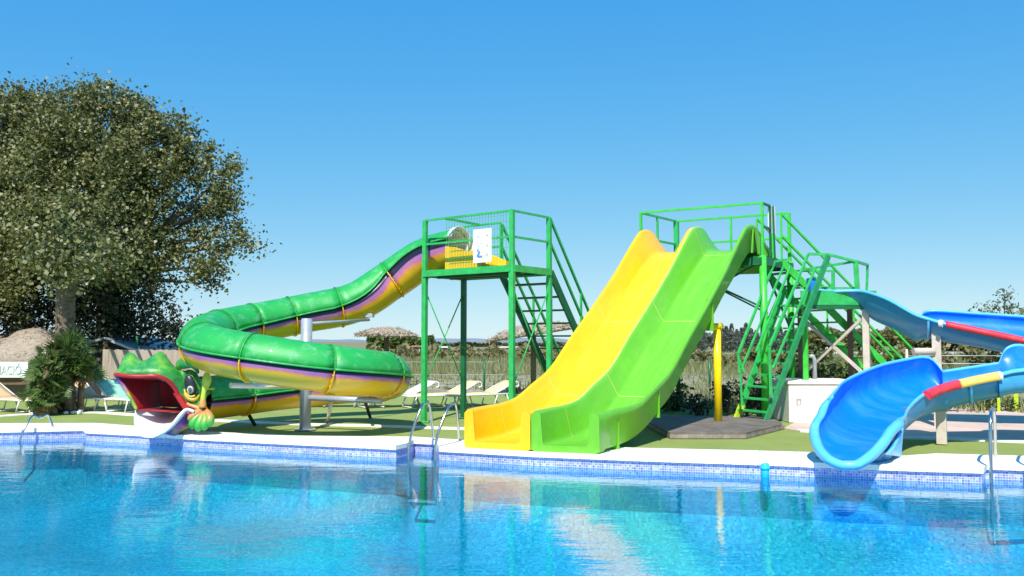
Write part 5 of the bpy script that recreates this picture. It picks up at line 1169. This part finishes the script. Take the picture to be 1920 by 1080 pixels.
# olive tree far right
ol = [B(1870, 568, 38, .55), B(1895, 572, 38, .6), B(1920, 575, 38, .6), B(1850, 582, 38, .4), B(1880, 590, 38, .8), B(1885, 552, 38, .25), B(1910, 600, 38, .9), B(1940, 580, 38, .7)]
tree('olive_tree', V((P(1895, 640, 38).x, 38, 0)), ol, .16, 9, 'olive_leaf', 'pale airy olive tree above the blue flume', .12, sub=.22, nsub=16)
# distant tree band, houses
def band(name, u0, u1, v0, v1, Y, n, size, leaf, label):
    us = nr.uniform(u0, u1, n); pts = []
    for u in us:
        p_ = P(u, v0 + (v1 - v0) * abs(nr.normal() * .5), Y + nr.uniform(-6, 6)); pts.append((p_.x, p_.y, max(.2, p_.z + .6 * math.sin(u * .11) * nr.uniform())))
    leaf_mesh(name, np.array(pts), size, leaf, kind='stuff', label=label, up=.2)
band('distant_woodland', 690, 812, 633, 652, 190, 2600, 1.0, 'hedge_leaf', 'green far woodland left of the tower post')
band('distant_woodland', 812, 1200, 644, 650, 260, 2200, 1.0, 'dark_and_shaded_leaf', 'thin dark line of far trees along the horizon')
band('distant_scrub', 690, 1240, 655, 672, 75, 2600, .45, 'scrub_leaf', 'low scrub across the middle of the field')
band('distant_woodland', 1240, 1500, 632, 652, 130, 3400, .8, 'cypress_leaf', 'grey green undergrowth below the cypress row')
band('distant_woodland', 1480, 2000, 622, 650, 150, 6000, 1.2, 'scrub_leaf', 'dull green far woodland behind the blue slide')
def house(u0, u1, v0, v1, Y, wall, roofm, label, flat=False):
    a, c = P(u0, v1, Y), P(u1, v1, Y); zt_ = P(u0, v0, Y).z; root = thing('far_house', V(((a.x + c.x) / 2, Y, 0)), label, 'house')
    mb = MB(); mb.box(((a.x + c.x) / 2, Y + 3, zt_ * .36), (c.x - a.x, 6, zt_ * .72)); mb.build('wall', wall, root)
    x0_, x1_ = a.x - .3, c.x + .3; z0_ = zt_ * .72 + .02; mb = MB()
    if flat: mb.box(((x0_ + x1_) / 2, Y + 3, z0_ + .12), (x1_ - x0_, 6.6, .24))
    else: mb.loft([[(x0_, Y - .3, z0_), (x0_, Y + 3, zt_), (x0_, Y + 6.3, z0_)], [(x1_, Y - .3, z0_), (x1_, Y + 3, zt_), (x1_, Y + 6.3, z0_)]], smooth=False, closed=True, caps=True)
    mb.build('roof', roofm, root)
    for i in range(3):
        x = a.x + (c.x - a.x) * (.2 + .3 * i); mb = MB(); mb.box((x, Y - .02, zt_ * .4), (.9, .06, .8)); mb.build('window', 'glass_dark', root)
house(772, 812, 648, 662, 140, 'wall_white', 'roof_red', 'tiny far house with red tiled roof left of the tower post')
house(815, 838, 650, 662, 145, 'wall_white', 'wall_white', 'tiny pale far house right of the tower post', True)
house(938, 1010, 651, 659, 180, 'wall_white', 'wall_white', 'long low pale far building behind the tower', True)
house(1485, 1590, 622, 640, 170, 'wall_white', 'roof_red', 'long pale far warehouse seen behind the blue slide platform', True)
# dry grass tufts on the stony ground and field
def tufts(n, x0, x1, y0, y1, h, leaf, name, label):
    k = nr.uniform(0, 1, n); Y = y0 + (y1 - y0) * k ** 1.2; X = nr.uniform(x0, x1, n)
    keep = np.ones(n, bool); X, Y = X[keep], Y[keep]; n = len(X); m_ = 5
    X = np.repeat(X, m_) + nr.normal(size=n * m_) * .12; Y = np.repeat(Y, m_) + nr.normal(size=n * m_) * .12; N_ = n * m_
    hh = h * nr.uniform(.4, 1.2, N_); lean = nr.normal(size=(N_, 2)) * .25; w = .012 + Y * .0004; a = nr.uniform(0, 3.14, N_)
    z = np.zeros(N_); v0 = np.stack([X - w * np.cos(a), Y - w * np.sin(a), z], 1); v1 = np.stack([X + w * np.cos(a), Y + w * np.sin(a), z], 1); v2 = np.stack([X + lean[:, 0] * hh, Y + lean[:, 1] * hh, hh], 1)
    q = np.stack([v0, v1, v2], 1).reshape(-1, 3); me = bpy.data.meshes.new(name); me.vertices.add(3 * N_); me.vertices.foreach_set('co', q.ravel()); me.loops.add(3 * N_); me.loops.foreach_set('vertex_index', np.arange(3 * N_)); me.polygons.add(N_)
    me.polygons.foreach_set('loop_start', np.arange(0, 3 * N_, 3)); me.polygons.foreach_set('loop_total', np.full(N_, 3)); me.update(); me.materials.append(M[leaf])
    o = bpy.data.objects.new(name, me); S.collection.objects.link(o); tag(o, label, kind='stuff')
tufts(1100, -8, 26, 28.5, 44, .28, 'straw', 'weeds', 'sparse straw weeds on the stony ground')
tufts(9000, -20, 60, 43, 100, .55, 'straw', 'dry_grass', 'tall dry grass in the field beyond')
tufts(500, 4.0, 13, 19.8, 27, .35, 'straw', 'weeds', 'weeds behind the twin slides')
rk = MB()
for i in range(90):
    x, y = rng.uniform(-6, 22), rng.uniform(27.8, 38); r = rng.uniform(.05, .16); rk.ball((x, y, r * .2), (r * 1.3, r, r * .6), 0, 6, Matrix.Rotation(rng.uniform(0, 3), 3, 'Z'))
rk.build('rubble', 'gravel', kind='stuff', label='scattered pale stones on the ground beyond the lawn')

for o in bpy.data.objects:
    if '_o' in o: del o['_o']
